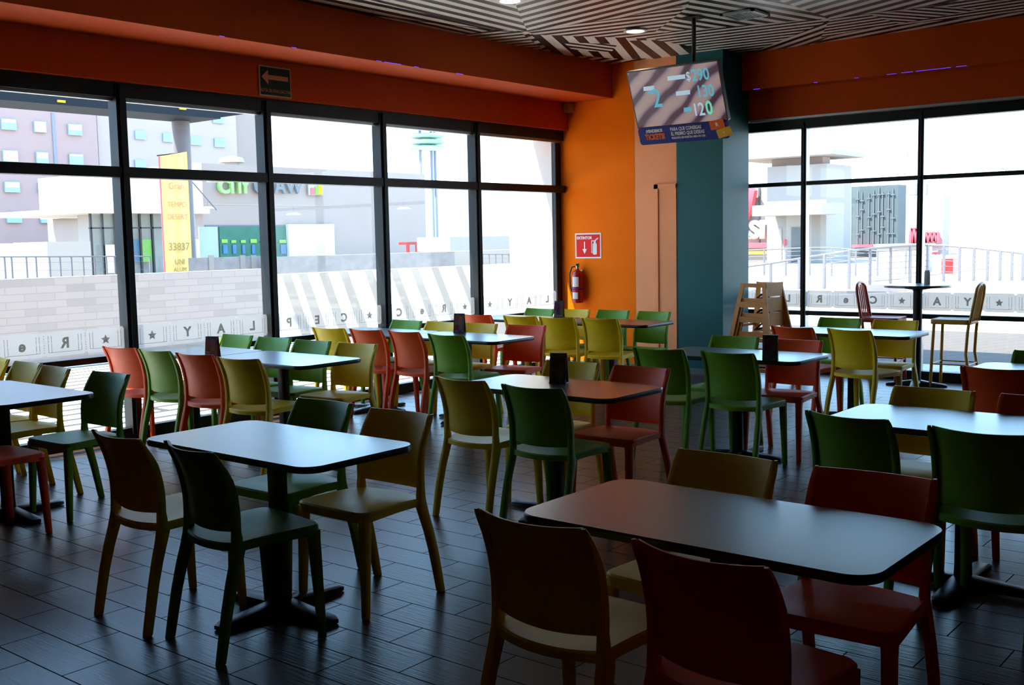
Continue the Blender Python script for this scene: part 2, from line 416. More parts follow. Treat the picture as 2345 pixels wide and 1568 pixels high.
# led strips tucked on the soffit lips
lb = MB()
for px, py, w in ((502, 86, .05), (668, 113, .05), (862, 141, .06), (880, 145, .22), (948, 155, .06), (1045, 171, .10)):
    x = at_y(px, py, 7.33).x; lb.box(x, x + w, 7.3265, 7.3295, 3.2505, 3.2545)
o = lb.build('led_strip', M['led'], sl); o['kind'] = 'structure'
lb = MB()
for y, w in ((5.72, .08), (5.0, .04), (4.55, .05), (4.2, .1), (4.05, .12), (3.9, .35), (3.5, .1)):
    lb.box(11.3965, 11.3995, y - w, y, 3.2305, 3.2345)
o = lb.build('led_strip', M['led'], sr); o['kind'] = 'structure'
# sill wall strips and baseboards
struct('baseboard_left', MB().box(-5, XO, 8.08, 8.22, 0, .05), M['frame'])
struct('baseboard_right', MB().box(11.70, 11.84, -6, 5.87, 0, .06), M['frame'])
struct('baseboard_orange', MB().box(XO - .012, XO + .0, 7.02, 8.08, 0, .07), M['base'])
struct('baseboard_column', MB().box(XO - .012, XO, 5.86, 6.46, 0, .07), M['base'])
struct('trim_header_right', MB().box(11.592, 11.70, -6, 5.868, 2.885, 2.909), M['sill'])

# ceiling with painted stripes (its patches are thin vinyl sheets)
def ceiling():
    me = bpy.data.meshes.new('ceiling'); bm = bmesh.new(); uvl = bm.loops.layers.uv.new('stripe')
    def face(pts, z, a, b, per, ph=0.0):
        d = (Vector(b) - Vector(a)); d.normalize(); n = Vector((-d.y, d.x))
        vs = [bm.verts.new((p[0], p[1], z)) for p in pts]
        f = bm.faces.new(vs)
        f.normal_update()
        if f.normal.z > 0: f.normal_flip()
        for l in f.loops:
            q = Vector((l.vert.co.x, l.vert.co.y)) - Vector(a)
            l[uvl].uv = (q.dot(n) / per + ph, 0)
    def P(px, py):
        q = at_z(px, py, CZ); return (q.x, q.y)
    face([(-5, -6), (13, -6), (13, 8.2), (-5, 8.2)], CZ, (0, 0), (.3, 1), .2)
    k = [0]
    def patch(px, d0, d1, per, ph=0.0):
        k[0] += 1
        face([P(*p) for p in px], CZ - .0006 * k[0], P(*d0), P(*d1), per, ph)
    # A: long stripes falling to the junction
    patch([(600, -60), (1150, -60), (1208, 72), (1130, 68), (930, 20)], (900, 0), (1207, 73), .165)
    patch([(600, -60), (930, 20), (1130, 68), (1190, 70), (1100, 110), (640, 8)], (700, 5), (1010, 68), .165)
    # B: stripes rising right of the junction
    patch([(1150, -60), (1800, -60), (1560, 20), (1420, 58), (1215, 80), (1208, 72)], (1207, 66), (1430, 10), .165, .2)
    # C: flatter stripes under B
    patch([(1208, 72), (1420, 40), (1560, 14), (1575, 18), (1540, 60), (1500, 90), (1250, 92)], (1215, 84), (1560, 42), .16)
    # F: stripes bending down to the right of the spine
    patch([(1575, 14), (1600, -60), (1820, -60), (1905, 35), (1870, 50), (1500, 72), (1530, 50)], (1560, 22), (1800, 62), .165, .1)
    patch([(1600, -60), (1905, 42), (2200, 2), (2345, -40), (2345, -120), (1600, -120)], (1640, 30), (1760, -8), .19)
    # G: shallow stripes rising to the right under F
    patch([(1480, 82), (1560, 70), (1880, 42), (1895, 60), (1720, 118), (1640, 135), (1500, 130)], (1480, 102), (1860, 56), .15, .3)
    # H: block with steep bars
    patch([(1215, 78), (1500, 88), (1540, 128), (1440, 135), (1270, 124)], (1210, 76), (1262, 118), .20)
    patch([(1290, 96), (1415, 100), (1400, 118), (1310, 113)], (1290, 98), (1400, 112), .14)
    patch([(1440, 92), (1500, 90), (1600, 108), (1560, 134), (1480, 134)], (1440, 92), (1495, 132), .22)
    # D: chevrons against the soffit
    patch([(930, 62), (1190, 72), (1262, 124), (1250, 126), (1000, 92)], (1000, 92), (1190, 73), .15)
    patch([(820, 30), (1130, 68), (990, 86), (700, 20)], (800, 36), (1060, 90), .12)
    # I: right border zigzags
    patch([(1720, 120), (1900, 45), (1990, 40), (1860, 100)], (1740, 108), (1930, 40), .15)
    patch([(1900, 42), (2200, 2), (2345, -30), (2345, 24), (1990, 62), (1880, 84)], (1930, 52), (2160, 18), .14)
    patch([(1990, 30), (2150, 12), (2240, 20), (2060, 52)], (2000, 30), (2140, 40), .12)
    for f in bm.faces: f.normal_update()
    bm.to_mesh(me); bm.free(); me.materials.append(M['stripes'])
    ob = bpy.data.objects.new('ceiling', me); COL.objects.link(ob); ob['kind'] = 'structure'
    struct('ceiling_slab', MB().box(-5.2, 13.2, -6.2, 8.4, CZ + .002, CZ + .1), M['dark_room'])
ceiling()

# ------------------------------------------------------------------ glazing
def window_left():
    fr = MB()
    x0, x1 = -4.9, XO - .01
    mull = [-4.0 + 1.462 * k + .0 for k in range(11)]
    mull = [4.905 + 1.466 * k for k in range(-6, 5)]
    fr.box(x0, x1, 8.06, 8.17, 2.80, 2.92)             # head
    fr.box(x0, x1, 8.04, 8.16, 2.16, 2.245)            # transom
    fr.box(x0, x1, 8.09, 8.15, .665, .715)             # low rail
    fr.box(x0, x1, 8.07, 8.16, .05, .10)               # sill
    for x in mull[:-1]:
        fr.box(x - .045, x + .045, 8.05, 8.17, .05, 2.90)
        fr.box(x - .018, x + .018, 8.03, 8.05, .05, 2.90)
    fr.box(XO - .12, XO - .01, 8.11, 8.17, .05, 2.90)
    w = struct('window_1', fr, M['frame'])
    tr = MB().box(x0, x1, 8.10, 8.15, 2.775, 2.80)
    o = tr.build('glazing_bead', M['sill'], w); o['kind'] = 'structure'
    xs = [x0] + mull[:-1] + [XO - .1]
    letters = {(3): ['E', 'R', '*'], (4): ['*', 'Y', 'A', 'L'], (5): ['P', 'O', '*', 'E'], (6): ['R', 'C', '*', 'A'], (7): ['P', 'S', 'L', 'A']}
    for i in range(len(xs) - 1):
        a, b = xs[i] + .04, xs[i + 1] - .04
        g = MB().box(a, b, YW - .003, YW + .003, .10, 2.80).build('glass_pane', M['glass'], w)
        g['kind'] = 'structure'
        if b > 3.0:
            decal(a, b, w, 'y')
    return w
LET = ['L', 'A', 'C', '*', 'C', 'e', 'R', '*', '*', 'Y', 'A', 'L', 'P', 'E', 'C', '*', 'C', 'e', 'R', '*', '*', 'Y', 'A', 'L']
lk = [0]
def star(r, m, mtx, parent):
    pts = [((r if k % 2 == 0 else r * .45) * math.sin(k * PI / 5), (r if k % 2 == 0 else r * .45) * math.cos(k * PI / 5)) for k in range(10)]
    b = MB().prism(pts, -.001, .001); b.xf(mtx)
    return b.build('star_mark', m, parent)
def decal(a, b, parent, ax):
    """frosted strip of tickets, seen from its back"""
    n = max(1, round((b - a) / .35)); w = (b - a) / n
    def put(mb, u0, u1, z0, z1, off, t=.001):
        if ax == 'y': mb.box(u0, u1, YW - .006 - off - t, YW - .006 - off, z0, z1)
        else: mb.box(XW - .006 - off - t, XW - .006 - off, u0, u1, z0, z1)
    band = MB()
    for k in range(n):
        u0 = a + w * k; u1 = u0 + w; zb, zt = .752, .948
        r = .016
        poly = [(u0, zb + r)]
        for j in range(5):
            t = PI / 2 - j * PI / 8; poly.append((u0 + r * math.cos(t), zb + r * math.sin(t)))
        for j in range(5):
            t = PI - j * PI / 8; poly.append((u1 + r * math.cos(t), zb + r * math.sin(t)))
        for j in range(5):
            t = -PI / 2 - j * PI / 8; poly.append((u1 + r * math.cos(t), zt + r * math.sin(t)))
        for j in range(5):
            t = 0 - j * PI / 8; poly.append((u0 + r * math.cos(t), zt + r * math.sin(t)))
        poly = poly[1:]
        if ax == 'y': band.slab(poly, 'y', YW - .007, YW - .006)
        else: band.slab(poly, 'x', XW - .007, XW - .006)
    bo = band.build('frosted_ticket_strip', M['frost'], parent); bo['kind'] = 'structure'
    ln = MB()
    for k in range(n):
        u0 = a + w * k; u1 = u0 + w; q = .0016
        for u in (u0 + .036, u0 + .062, u1 - .036, u1 - .062): put(ln, u - q, u + q, .785, .915, .001)
        put(ln, u0 + .036, u1 - .036, .783, .786, .001)
        for j in range(8): put(ln, u1 - .002, u1 + .002, .785 + j * .018, .792 + j * .018, .001)
    lo = ln.build('ticket_outline', M['ink'], bo); lo['kind'] = 'structure'
    for k in range(n):
        u = a + w * (k + .5); ch = LET[lk[0] % len(LET)]; lk[0] += 1
        mt = on_ywall(u, YW - .009, .85, -1) if ax == 'y' else on_xwall(XW - .009, u, .85, -1)
        if ch == '*': q = star(.042, M['ink'], mt, bo)
        else: q = text('ticket_letter', ch, .115, M['ink'], mt, bo, bold=.004)
        q['kind'] = 'structure'
lk[0] = 0
def window_right():
    fr = MB()
    y0, y1 = -5.9, 6.3
    mull = [5.255 - 1.31 * k for k in range(9)]
    fr.box(11.70, 11.82, y0, y1, 2.78, 2.895)
    fr.box(11.72, 11.80, y0, y1, 2.145, 2.19)
    fr.box(11.72, 11.80, y0, y1, .665, .715)
    fr.box(11.71, 11.81, y0, y1, .06, .10)
    for y in mull:
        fr.box(11.70, 11.82, y - .024, y + .024, .06, 2.85)
        fr.box(11.68, 11.70, y - .012, y + .012, .06, 2.85)
    w = struct('window_2', fr, M['frame'])
    c = MB()
    for y in mull: c.box(11.712, 11.80, y - .034, y - .0245, .10, 2.78)
    o = c.build('glazing_bead', M['sill'], w); o['kind'] = 'structure'
    ys = [y1] + mull + [y0]
    for i in range(len(ys) - 1):
        b, a = ys[i] - .03, ys[i + 1] + .03
        if b - a < .1: continue
        g = MB().box(XW - .003, XW + .003, a, b, .10, 2.78).build('glass_pane', M['glass'], w); g['kind'] = 'structure'
        if b > 2.4: decal(a, b, w, 'x')
window_left(); window_right()

# ------------------------------------------------------------------ door in the salmon wall
def door():
    x = XO
    fr = MB().box(x - .022, x + .001, 6.70, 6.755, .07, 2.20); fr.box(x - .022, x + .001, 6.462, 6.755, 2.15, 2.20)
    d = struct('door_1', fr, M['salmon'])
    lf = MB().box(x - .008, x + .001, 6.462, 6.70, .07, 2.15); lf.box(x - .014, x - .008, 6.462, 6.66, 2.04, 2.055)
    o = lf.build('door_leaf', M['salmon'], d); o['kind'] = 'structure'
door()

# ------------------------------------------------------------------ chairs
PROF = [(0, -.250), (.10, -.232), (.20, -.213), (.30, -.190), (.38, -.168), (.44, -.155), (.52, -.150), (.60, -.152), (.68, -.168), (.75, -.192), (.82, -.226)]
def prof(z):
    for (a, xa), (b, xb) in zip(PROF, PROF[1:]):
        if z <= b:
            t = (z - a) / (b - a); return xa + (xb - xa) * t
    return PROF[-1][1]
def sec(cx, cy, z, hx, hy, r=.006, n=2):
    return [(x, y, z) for x, y in rrect(cx - hx, cx + hx, cy - hy, cy + hy, min(r, hx * .8, hy * .8), n)]
def rear_leg(s):
    b = MB(); rings = []
    for z, w, d in ((0, .013, .016), (.005, .0145, .018), (.10, .0155, .019), (.20, .016, .020), (.30, .0155, .022), (.38, .0145, .025), (.425, .0135, .028), (.452, .0125, .022)):
        rings.append(sec(prof(z) + d, s * (.208 - .0135 * (z / .45) ** 2), z, d, w))
    return b.loft(rings)
def front_leg(s):
    b = MB(); rings = []
    for z, h in ((0, .013), (.005, .015), (.10, .0165), (.20, .018), (.30, .020), (.38, .0205), (.42, .022), (.438, .023)):
        t = z / .45
        rings.append(sec(.232 - .018 * t - (h - .013) * .3, s * (.205 - .009 * t), z, h, h))
    return b.loft(rings)
def backrest():
    b = MB()
    zs = [.440, .47, .50, .54, .58, .62, .66, .70, .74, .78, .805, .818, .82]
    for s in (-1, 1):
        rings = []
        for z in zs:
            w = .0125 if z < .80 else (.0105 if z < .815 else .006)
            d = .021 if z < .5 else .0175
            if z > .7: d = .0175 - (z - .7) * .085
            rings.append(sec(prof(z) + d, s * .1935, z, d, w, .005))
        b.loft(rings)
    ny, z0, z1 = 14, .497, .82
    zz = [z0, .50, .53, .57, .61, .65, .69, .73, .77, .80, .812, z1]
    def pt(y, z, side):
        u = y / .19; dish = .048 * (1 - u * u) * (.75 + .25 * (z - .5) / .32)
        t = .0045 if z < .80 else (.0065 if z < .82 else .004)
        if z <= z0: t = .003
        zc = z
        if z <= .5: zc = z - .010 * (1 - u * u)
        if z > .80: zc = z - .006 * (1 - u * u)
        return (prof(z) + .019 - dish + side * t, y, zc)
    rings = []
    for i, z in enumerate(zz):
        fr = [pt(-.184 + .368 * k / ny, z, 1) for k in range(ny + 1)]
        bk = [pt(-.184 + .368 * k / ny, z, -1) for k in range(ny, -1, -1)]
        rings.append(fr + bk)
    return b.loft(rings)
def seat():
    b = MB()
    def outline(ins=0.0, n=6):
        pts = []
        xf, xr, hwf, hwr = .243 - ins, -.138 + ins, .220 - ins, .203 - ins
        r = .045
        for k in range(9):    # front edge, slight bow
            y = (hwf - r) * (1 - 2 * k / 8); pts.append((xf + .006 * (1 - (y / hwf) ** 2), y))
        for k in range(1, n): # right front corner
            t = math.radians(0 - 90 * k / n); pts.append((xf - r + r * math.cos(t), -(hwf - r) + r * math.sin(t)))
        for k in range(1, 7): pts.append((xf - r + (xr - xf + r) * k / 6, -(hwf + (hwr - hwf) * k / 6)))
        for k in range(1, 12):
            y = -hwr + 2 * hwr * k / 12; pts.append((xr - .052 * (1 - (y / hwr) ** 2), y))
        for k in range(0, 6): pts.append((xr + (xf - r - xr) * k / 6, hwr + (hwf - hwr) * k / 6))
        for k in range(0, n): 
            t = math.radians(90 - 90 * k / n); pts.append((xf - r + r * math.cos(t), (hwf - r) + r * math.sin(t)))
        return pts
    def zt(x, y):
        a = max(0, 1 - ((x + .02) / .2) ** 2) * max(0, 1 - (y / .2) ** 2)
        return .462 - .006 * max(0, -x / .15) - .013 * a
    O = outline(0); I = outline(.006); J = outline(.02)
    def ring(pts, dz, flat=None): return [(x, y, (zt(x, y) + dz) if flat is None else flat(x, y)) for x, y in pts]
    def shrink(f): return [((x - .03) * f + .03, y * f) for x, y in I]
    bot = lambda x, y: .418 + .006 * (1 - min(1, abs(x) / .2))
    rings = [ring(shrink(.05), 0), ring(shrink(.35), 0), ring(shrink(.65), 0), ring(shrink(.88), 0), ring(I, -.001), ring(O, -.008), ring(O, -.02), ring(O, 0, bot),
             ring(I, 0, bot), ring([((x - .03) * .96 + .03, y * .95) for x, y in I], 0, bot), ring([((x - .03) * .95 + .03, y * .94) for x, y in I], -.009), ring(shrink(.6), -.009), ring(shrink(.05), -.009)]
    return b.loft(rings)
CH = {}
PARTS = [('seat', seat()), ('backrest', backrest()), ('leg', rear_leg(-1)), ('leg', rear_leg(1)), ('leg', front_leg(-1)), ('leg', front_leg(1))]
def chair_proto(c):
    root = empty('dining_chair')
    for n, b in PARTS: b.build(n, M['pl_' + c], root, smooth=True)
    return root
cnt = {}
def chair(c, x, y, yaw, label, group):
    if c not in CH: CH[c] = chair_proto(c); r = CH[c]
    else: r = copy_tree(CH[c])
    r.location = (x, y, 0); r.rotation_euler.z = math.radians(yaw)
    tag(r, label, 'chair', group); return r

CHAIRS = [
# table L (left edge)
('g', 3.38, 6.17, 182, 'dark green plastic chair at the near right of the table cut by the left edge', 'chairs at the left edge table'),
('y', 3.36, 6.82, 176, 'dull yellow plastic chair just beyond the dark green chair at the left edge table', 'chairs at the left edge table'),
('y', 3.40, 7.27, 178, 'dull yellow chair backlit by the window, second beyond the dark green chair on the left', 'chairs at the left edge table'),
('y', 3.44, 7.80, 176, 'yellow chair cut by the left edge of the photo beside the window', 'chairs at the left edge table'),
('r', 2.72, 6.02, 2, 'red plastic chair at the left photo edge, only its seat corner and legs showing', 'chairs at the left edge table'),
# table T1
('y', 2.62, 4.11, -3, 'brown-shadowed yellow chair with its back to us, left of the front left table', 'chairs at the front left table'),
('g', 2.63, 3.59, -7, 'dark green chair with its back to us in the front left foreground', 'chairs at the front left table'),
('g', 3.31, 4.09, 181, 'dark green chair facing us on the far side of the front left table', 'chairs at the front left table'),
('y', 3.28, 3.53, 180, 'olive yellow chair facing left at the right end of the front left table', 'chairs at the front left table'),
# table B (double, by the left glazing)
('r', 4.78, 7.73, 7, 'orange-red chair nearest the glass in the row backing the left windows', 'chairs at the long window table'),
('g', 4.79, 7.24, 2, 'bright green chair between two orange-red chairs at the long window table', 'chairs at the long window table'),
('r', 4.78, 6.73, 6, 'orange-red chair between a green and a yellow chair at the long window table', 'chairs at the long window table'),
('y', 4.76, 6.20, 8, 'mustard chair with its back to us at the near end of the long window table', 'chairs at the long window table'),
('g', 5.52, 7.76, 182, 'lime green chair half in sunlight on the far side of the long window table', 'chairs at the long window table'),
('g', 5.50, 7.22, 184, 'green chair facing us beside the sunlit lime chair at the long window table', 'chairs at the long window table'),
('g', 5.48, 6.71, 184, 'green chair facing us next to the olive yellow one at the long window table', 'chairs at the long window table'),
('y', 5.48, 6.18, 186, 'olive yellow chair facing us at the near end of the long window table', 'chairs at the long window table'),
# table C
('y', 6.83, 7.62, 6, 'bright yellow chair nearest the glass at the second long table', 'chairs at the second long table'),
('r', 6.87, 7.15, 2, 'orange-red chair beside the bright yellow one at the second long table', 'chairs at the second long table'),
('r', 6.89, 6.67, -3, 'orange-red chair beside the green one with its back to us at the second long table', 'chairs at the second long table'),
('g', 6.82, 6.12, 1, 'green chair with its back to us at the near end of the second long table', 'chairs at the second long table'),
('g', 7.41, 7.57, 181, 'pale lime chair facing us at the window end of the second long table', 'chairs at the second long table'),
('y', 7.41, 7.11, 179, 'pale yellow chair facing us left of the menu stand on the second long table', 'chairs at the second long table'),
('y', 7.44, 6.63, 179, 'pale yellow chair facing us right of the menu stand on the second long table', 'chairs at the second long table'),
('r', 7.47, 6.07, 189, 'red chair facing us at the near end of the second long table', 'chairs at the second long table'),
# table D
('r', 8.76, 7.50, 5, 'small orange-red chair with its back to us at the farthest long table', 'chairs at the farthest long table'),
('y', 8.78, 6.92, 6, 'bright yellow chair with its back to us, leftmost yellow at the farthest long table', 'chairs at the farthest long table'),
('y', 8.78, 6.46, 8, 'bright yellow chair with its back to us, middle one at the farthest long table', 'chairs at the farthest long table'),
('y', 8.83, 5.97, 6, 'bright yellow chair with its back to us, rightmost yellow at the farthest long table', 'chairs at the farthest long table'),
('g', 9.36, 7.42, 178, 'pale lime chair at the window end of the farthest long table', 'chairs at the farthest long table'),
('y', 9.42, 6.97, 181, 'pale yellow chair facing us behind the farthest menu stand', 'chairs at the farthest long table'),
('g', 9.48, 6.50, 181, 'green chair facing us in front of the orange wall', 'chairs at the farthest long table'),
('g', 9.45, 5.98, 178, 'green chair facing us in front of the salmon wall', 'chairs at the farthest long table'),
# table M
('y', 4.73, 4.07, -3, 'yellow chair with its back to us left of the middle table', 'chairs at the middle table'),
('g', 4.69, 3.54, 2, 'dark green chair with its back to us in front of the middle table', 'chairs at the middle table'),
('y', 5.30, 4.00, 184, 'yellow chair facing us behind the menu stand of the middle table', 'chairs at the middle table'),
('r', 5.29, 3.50, 179, 'red chair facing us at the right end of the middle table', 'chairs at the middle table'),
# table K
('g', 6.68, 3.98, 3, 'green chair with its back to us, partly behind the red one, before the teal column', 'chairs at the table before the teal column'),
('g', 6.70, 3.44, -1, 'green chair with its back to us at the table before the teal column, standing clear', 'chairs at the table before the teal column'),
('g', 7.33, 3.93, 181, 'green chair facing us below the stacked wooden high chairs', 'chairs at the table before the teal column'),
('r', 7.28, 3.40, 182, 'red chair facing us behind the menu stand near the teal column', 'chairs at the table before the teal column'),
# table Q
('r', 8.75, 3.90, -7, 'red chair with its back to us at the table before the right window', 'chairs at the table before the right window'),
('y', 8.70, 3.37, -11, 'mustard chair with its back to us at the table before the right window', 'chairs at the table before the right window'),
('g', 9.41, 3.95, 179, 'green chair facing us at the table before the right window', 'chairs at the table before the right window'),
('y', 9.36, 3.42, 179, 'mustard chair facing us at the table before the right window', 'chairs at the table before the right window'),
# table R
('g', 4.68, 1.77, -9, 'very dark green chair with its back to us left of the right-hand middle table', 'chairs at the right-hand middle table'),
('g', 4.60, 1.22, -4, 'almost black green chair cut by the right photo edge', 'chairs at the right-hand middle table'),
('y', 5.24, 1.76, 178, 'dark yellow chair behind the right-hand middle table, only its top showing', 'chairs at the right-hand middle table'),
('r', 5.23, 1.24, 179, 'dark red chair behind the right-hand middle table, cut by the right photo edge', 'chairs at the right-hand middle table'),
# far right table
('r', 6.68, 1.72, -3, 'dark red chair with its back to us before the table at the far right edge', 'chairs at the far right table'),
('g', 7.26, 1.70, 179, 'green chair facing us at the far right edge beyond its table', 'chairs at the far right table'),
# front right table
('y', 2.54, 1.85, -1, 'yellow-brown chair with its back to us in the centre foreground', 'chairs at the front right table'),
('r', 2.52, 1.29, -4, 'dark red chair with its back to us in the centre foreground, largest of all', 'chairs at the front right table'),
('y', 3.21, 1.83, 178, 'yellow-brown chair facing us behind the front right table', 'chairs at the front right table'),
('r', 3.21, 1.28, 182, 'dark red chair facing us at the right of the front right table', 'chairs at the front right table'),
]
for c in CHAIRS: chair(*c)

# ------------------------------------------------------------------ tables
def pedestal(parent, h=.72, arm=.335, bx='cross'):
    col = MB()
    rings = [sec(0, 0, z, w, w, .008) for z, w in ((.04, .034), (.10, .032), (h - .02, .032))]
    col.loft(rings); col.box(-.13, .13, -.13, .13, h - .02, h)
    col.build('column', M['iron'], parent, smooth=True)
    for k in range(4):
        b = MB(); a = k * PI / 2
        def rg(u, hw, z0, z1): return [(u, -hw, z0), (u, -hw, z1 * .8 + z0 * .2), (u, -hw * .7, z1), (u, hw * .7, z1), (u, hw, z1 * .8 + z0 * .2), (u, hw, z0)]
        b.loft([rg(0, .05, .004, .052), rg(.07, .046, .004, .048), rg(.18, .042, .004, .040), rg(arm - .03, .040, .004, .032), rg(arm, .028, .004, .022)])
        b.xf(Matrix.Rotation(a, 4, 'Z'))
        b.lathe([(.018, 0), (.018, .008)], (math.cos(a) * (arm - .05), math.sin(a) * (arm - .05)), 10)
        b.build('foot', M['iron'], parent, smooth=True)
def table_proto():
    t = empty('dining_table')
    P = rrect(-.305, .305, -.57, .57, .085, 8)
    def ring(d, z): return [(x * (1 - d / .305), y * (1 - d / .57), z) for x, y in P]
    MB().loft([ring(.004, .7485), ring(.003, .7503), ring(.04, .7505)]).build('tabletop', M['top'], t)
    MB().loft([ring(.012, .720), ring(.002, .723), ring(0, .735), ring(.001, .746), ring(.0045, .750), ring(.012, .7485)]).build('edge_band', M['edge'], t, smooth=True)
    pedestal(t)
    return t
TP = table_proto(); first = True
TABLES = [
(3.02, 6.42, 'dark laminate table cut by the left photo edge, its pale corner showing', None),
(3.02, 7.57, 'dark laminate table at the left photo edge nearest the glass', None),
(2.92, 3.72, 'front left table reflecting pale blue daylight, four chairs around it', None),
(5.12, 6.40, 'near half of the long window table, under the olive yellow chair', 'joined tables by the left windows'),
(5.12, 7.55, 'window half of the long table by the left glazing, with a menu stand', 'joined tables by the left windows'),
(7.13, 6.35, 'near half of the second long table, between red and green chairs', 'joined tables by the left windows'),
(7.13, 7.50, 'window half of the second long table beside the bright yellow chair', 'joined tables by the left windows'),
(9.10, 6.12, 'near half of the farthest long table, reflecting the orange wall', 'joined tables by the left windows'),
(9.10, 7.27, 'window half of the farthest long table beside the orange-red chair', 'joined tables by the left windows'),
(4.97, 3.74, 'middle table with one half reflecting white light and one half orange', None),
(7.00, 3.62, 'table before the teal column with a dark menu stand', None),
(9.05, 3.60, 'pale table before the right window between red and mustard chairs', None),
(4.96, 1.45, 'right-hand middle table with a pale blue glossy top', None),
(7.02, 1.45, 'table at the far right photo edge, only its corner showing', None),
(2.86, 1.53, 'large front right table, brown at the left and blue at the right', None),
]
for x, y, lab, g in TABLES:
    t = TP if first else copy_tree(TP); first = False
    t.location = (x, y, 0); tag(t, lab, 'table', g)

# menu stands
def menu_mat(seed):
    m, nt, b = new_mat('menu_print')
    co = nt.nodes.new('ShaderNodeTexCoord'); mp = nt.nodes.new('ShaderNodeMapping')
    mp.inputs['Location'].default_value = (seed, seed, .01); mp.inputs['Scale'].default_value = (1, 26, 24)
    nt.links.new(co.outputs['Object'], mp.inputs[0])
    v = nt.nodes.new('ShaderNodeTexVoronoi'); v.inputs['Scale'].default_value = 1; v.inputs['Randomness'].default_value = .25
    v.distance = 'CHEBYCHEV'
    nt.links.new(mp.outputs[0], v.inputs['Vector'])
    mx = nt.nodes.new('ShaderNodeMix'); mx.data_type = 'RGBA'; mx.blend_type = 'MULTIPLY'; mx.inputs['Factor'].default_value = 1
    mx.inputs['B'].default_value = (.22, .13, .12, 1)
    nt.links.new(v.outputs['Color'], mx.inputs['A']); nt.links.new(mx.outputs['Result'], b.inputs['Base Color'])
    b.inputs['Roughness'].default_value = .3
    return m
def menu(px, py, rz, label):
    q = at_z(px, py, .7505)
    t = empty('menu_stand', (q.x, q.y, .7512), rz, label, 'menu stand', 'menu stands on the tables')
    for s in (-1, 1):
        b = MB(); b.loft([[(s * .030, -.05, .004), (s * .030, .05, .004), (s * .033, .05, .004), (s * .033, -.05, .004)],
                          [(s * .006, -.05, .175), (s * .006, .05, .175), (s * .009, .05, .175), (s * .009, -.05, .175)]])
        b.build('printed_panel', menu_mat(px * .37 + s), t)
    MB().box(-.036, .036, -.053, .053, 0, .004).build('base_plate', M['black'], t)
menu(1280, 876, .35, 'dark menu stand with coloured print on the middle table')
menu(1764, 826, .35, 'dark menu stand on the table before the teal column')
menu(488, 824, .35, 'menu stand on the long window table')
menu(1053, 761, .35, 'purplish menu stand on the second long table')
menu(1281, 726, .35, 'grey menu stand on the farthest long table by the window jamb')

# ------------------------------------------------------------------ bar table and stools by the right window
def bar_table():
    x, y = 11.27, 3.80
    t = empty('bar_table', (x, y, 0), 0, 'tall round pedestal table before the right window', 'bar table')
    MB().lathe([(.01, 1.028), (.33, 1.028), (.335, 1.033), (.335, 1.047), (.33, 1.052), (.01, 1.052)], n=40).build('tabletop', M['top'], t, smooth=True)
    c = MB().lathe([(.045, .05), (.045, .98), (.05, 1.0), (.15, 1.016), (.15, 1.028)], n=20); c.build('column', M['iron'], t, smooth=True)
    for k in range(4):
        b = MB(); a = k * PI / 2 + .2
        def rg(u, hw, z1): return [(u, -hw, .002), (u, -hw, z1 * .8), (u, -hw * .7, z1), (u, hw * .7, z1), (u, hw, z1 * .8), (u, hw, .002)]
        b.loft([rg(0, .05, .07), rg(.15, .04, .045), rg(.27, .034, .03), rg(.30, .022, .02)])
        b.xf(Matrix.Rotation(a, 4, 'Z')); b.build('foot', M['iron'], t, smooth=True)
    n = empty('napkin_dispenser', (x + .10, y - .06, 1.053), .3, 'small white dispenser on the tall round table', 'dispenser')
    MB().loft([[(a, b, z) for a, b in rrect(-w, w, -w, w, .008, 3)] for z, w in ((0, .030), (.13, .028))]).build('body', M['white'], n, smooth=True)
    MB().loft([[(a, b, z) for a, b in rrect(-w, w, -w, w, .006, 3)] for z, w in ((.13, .024), (.145, .022))]).build('lid', M['white'], n, smooth=True)
bar_table()
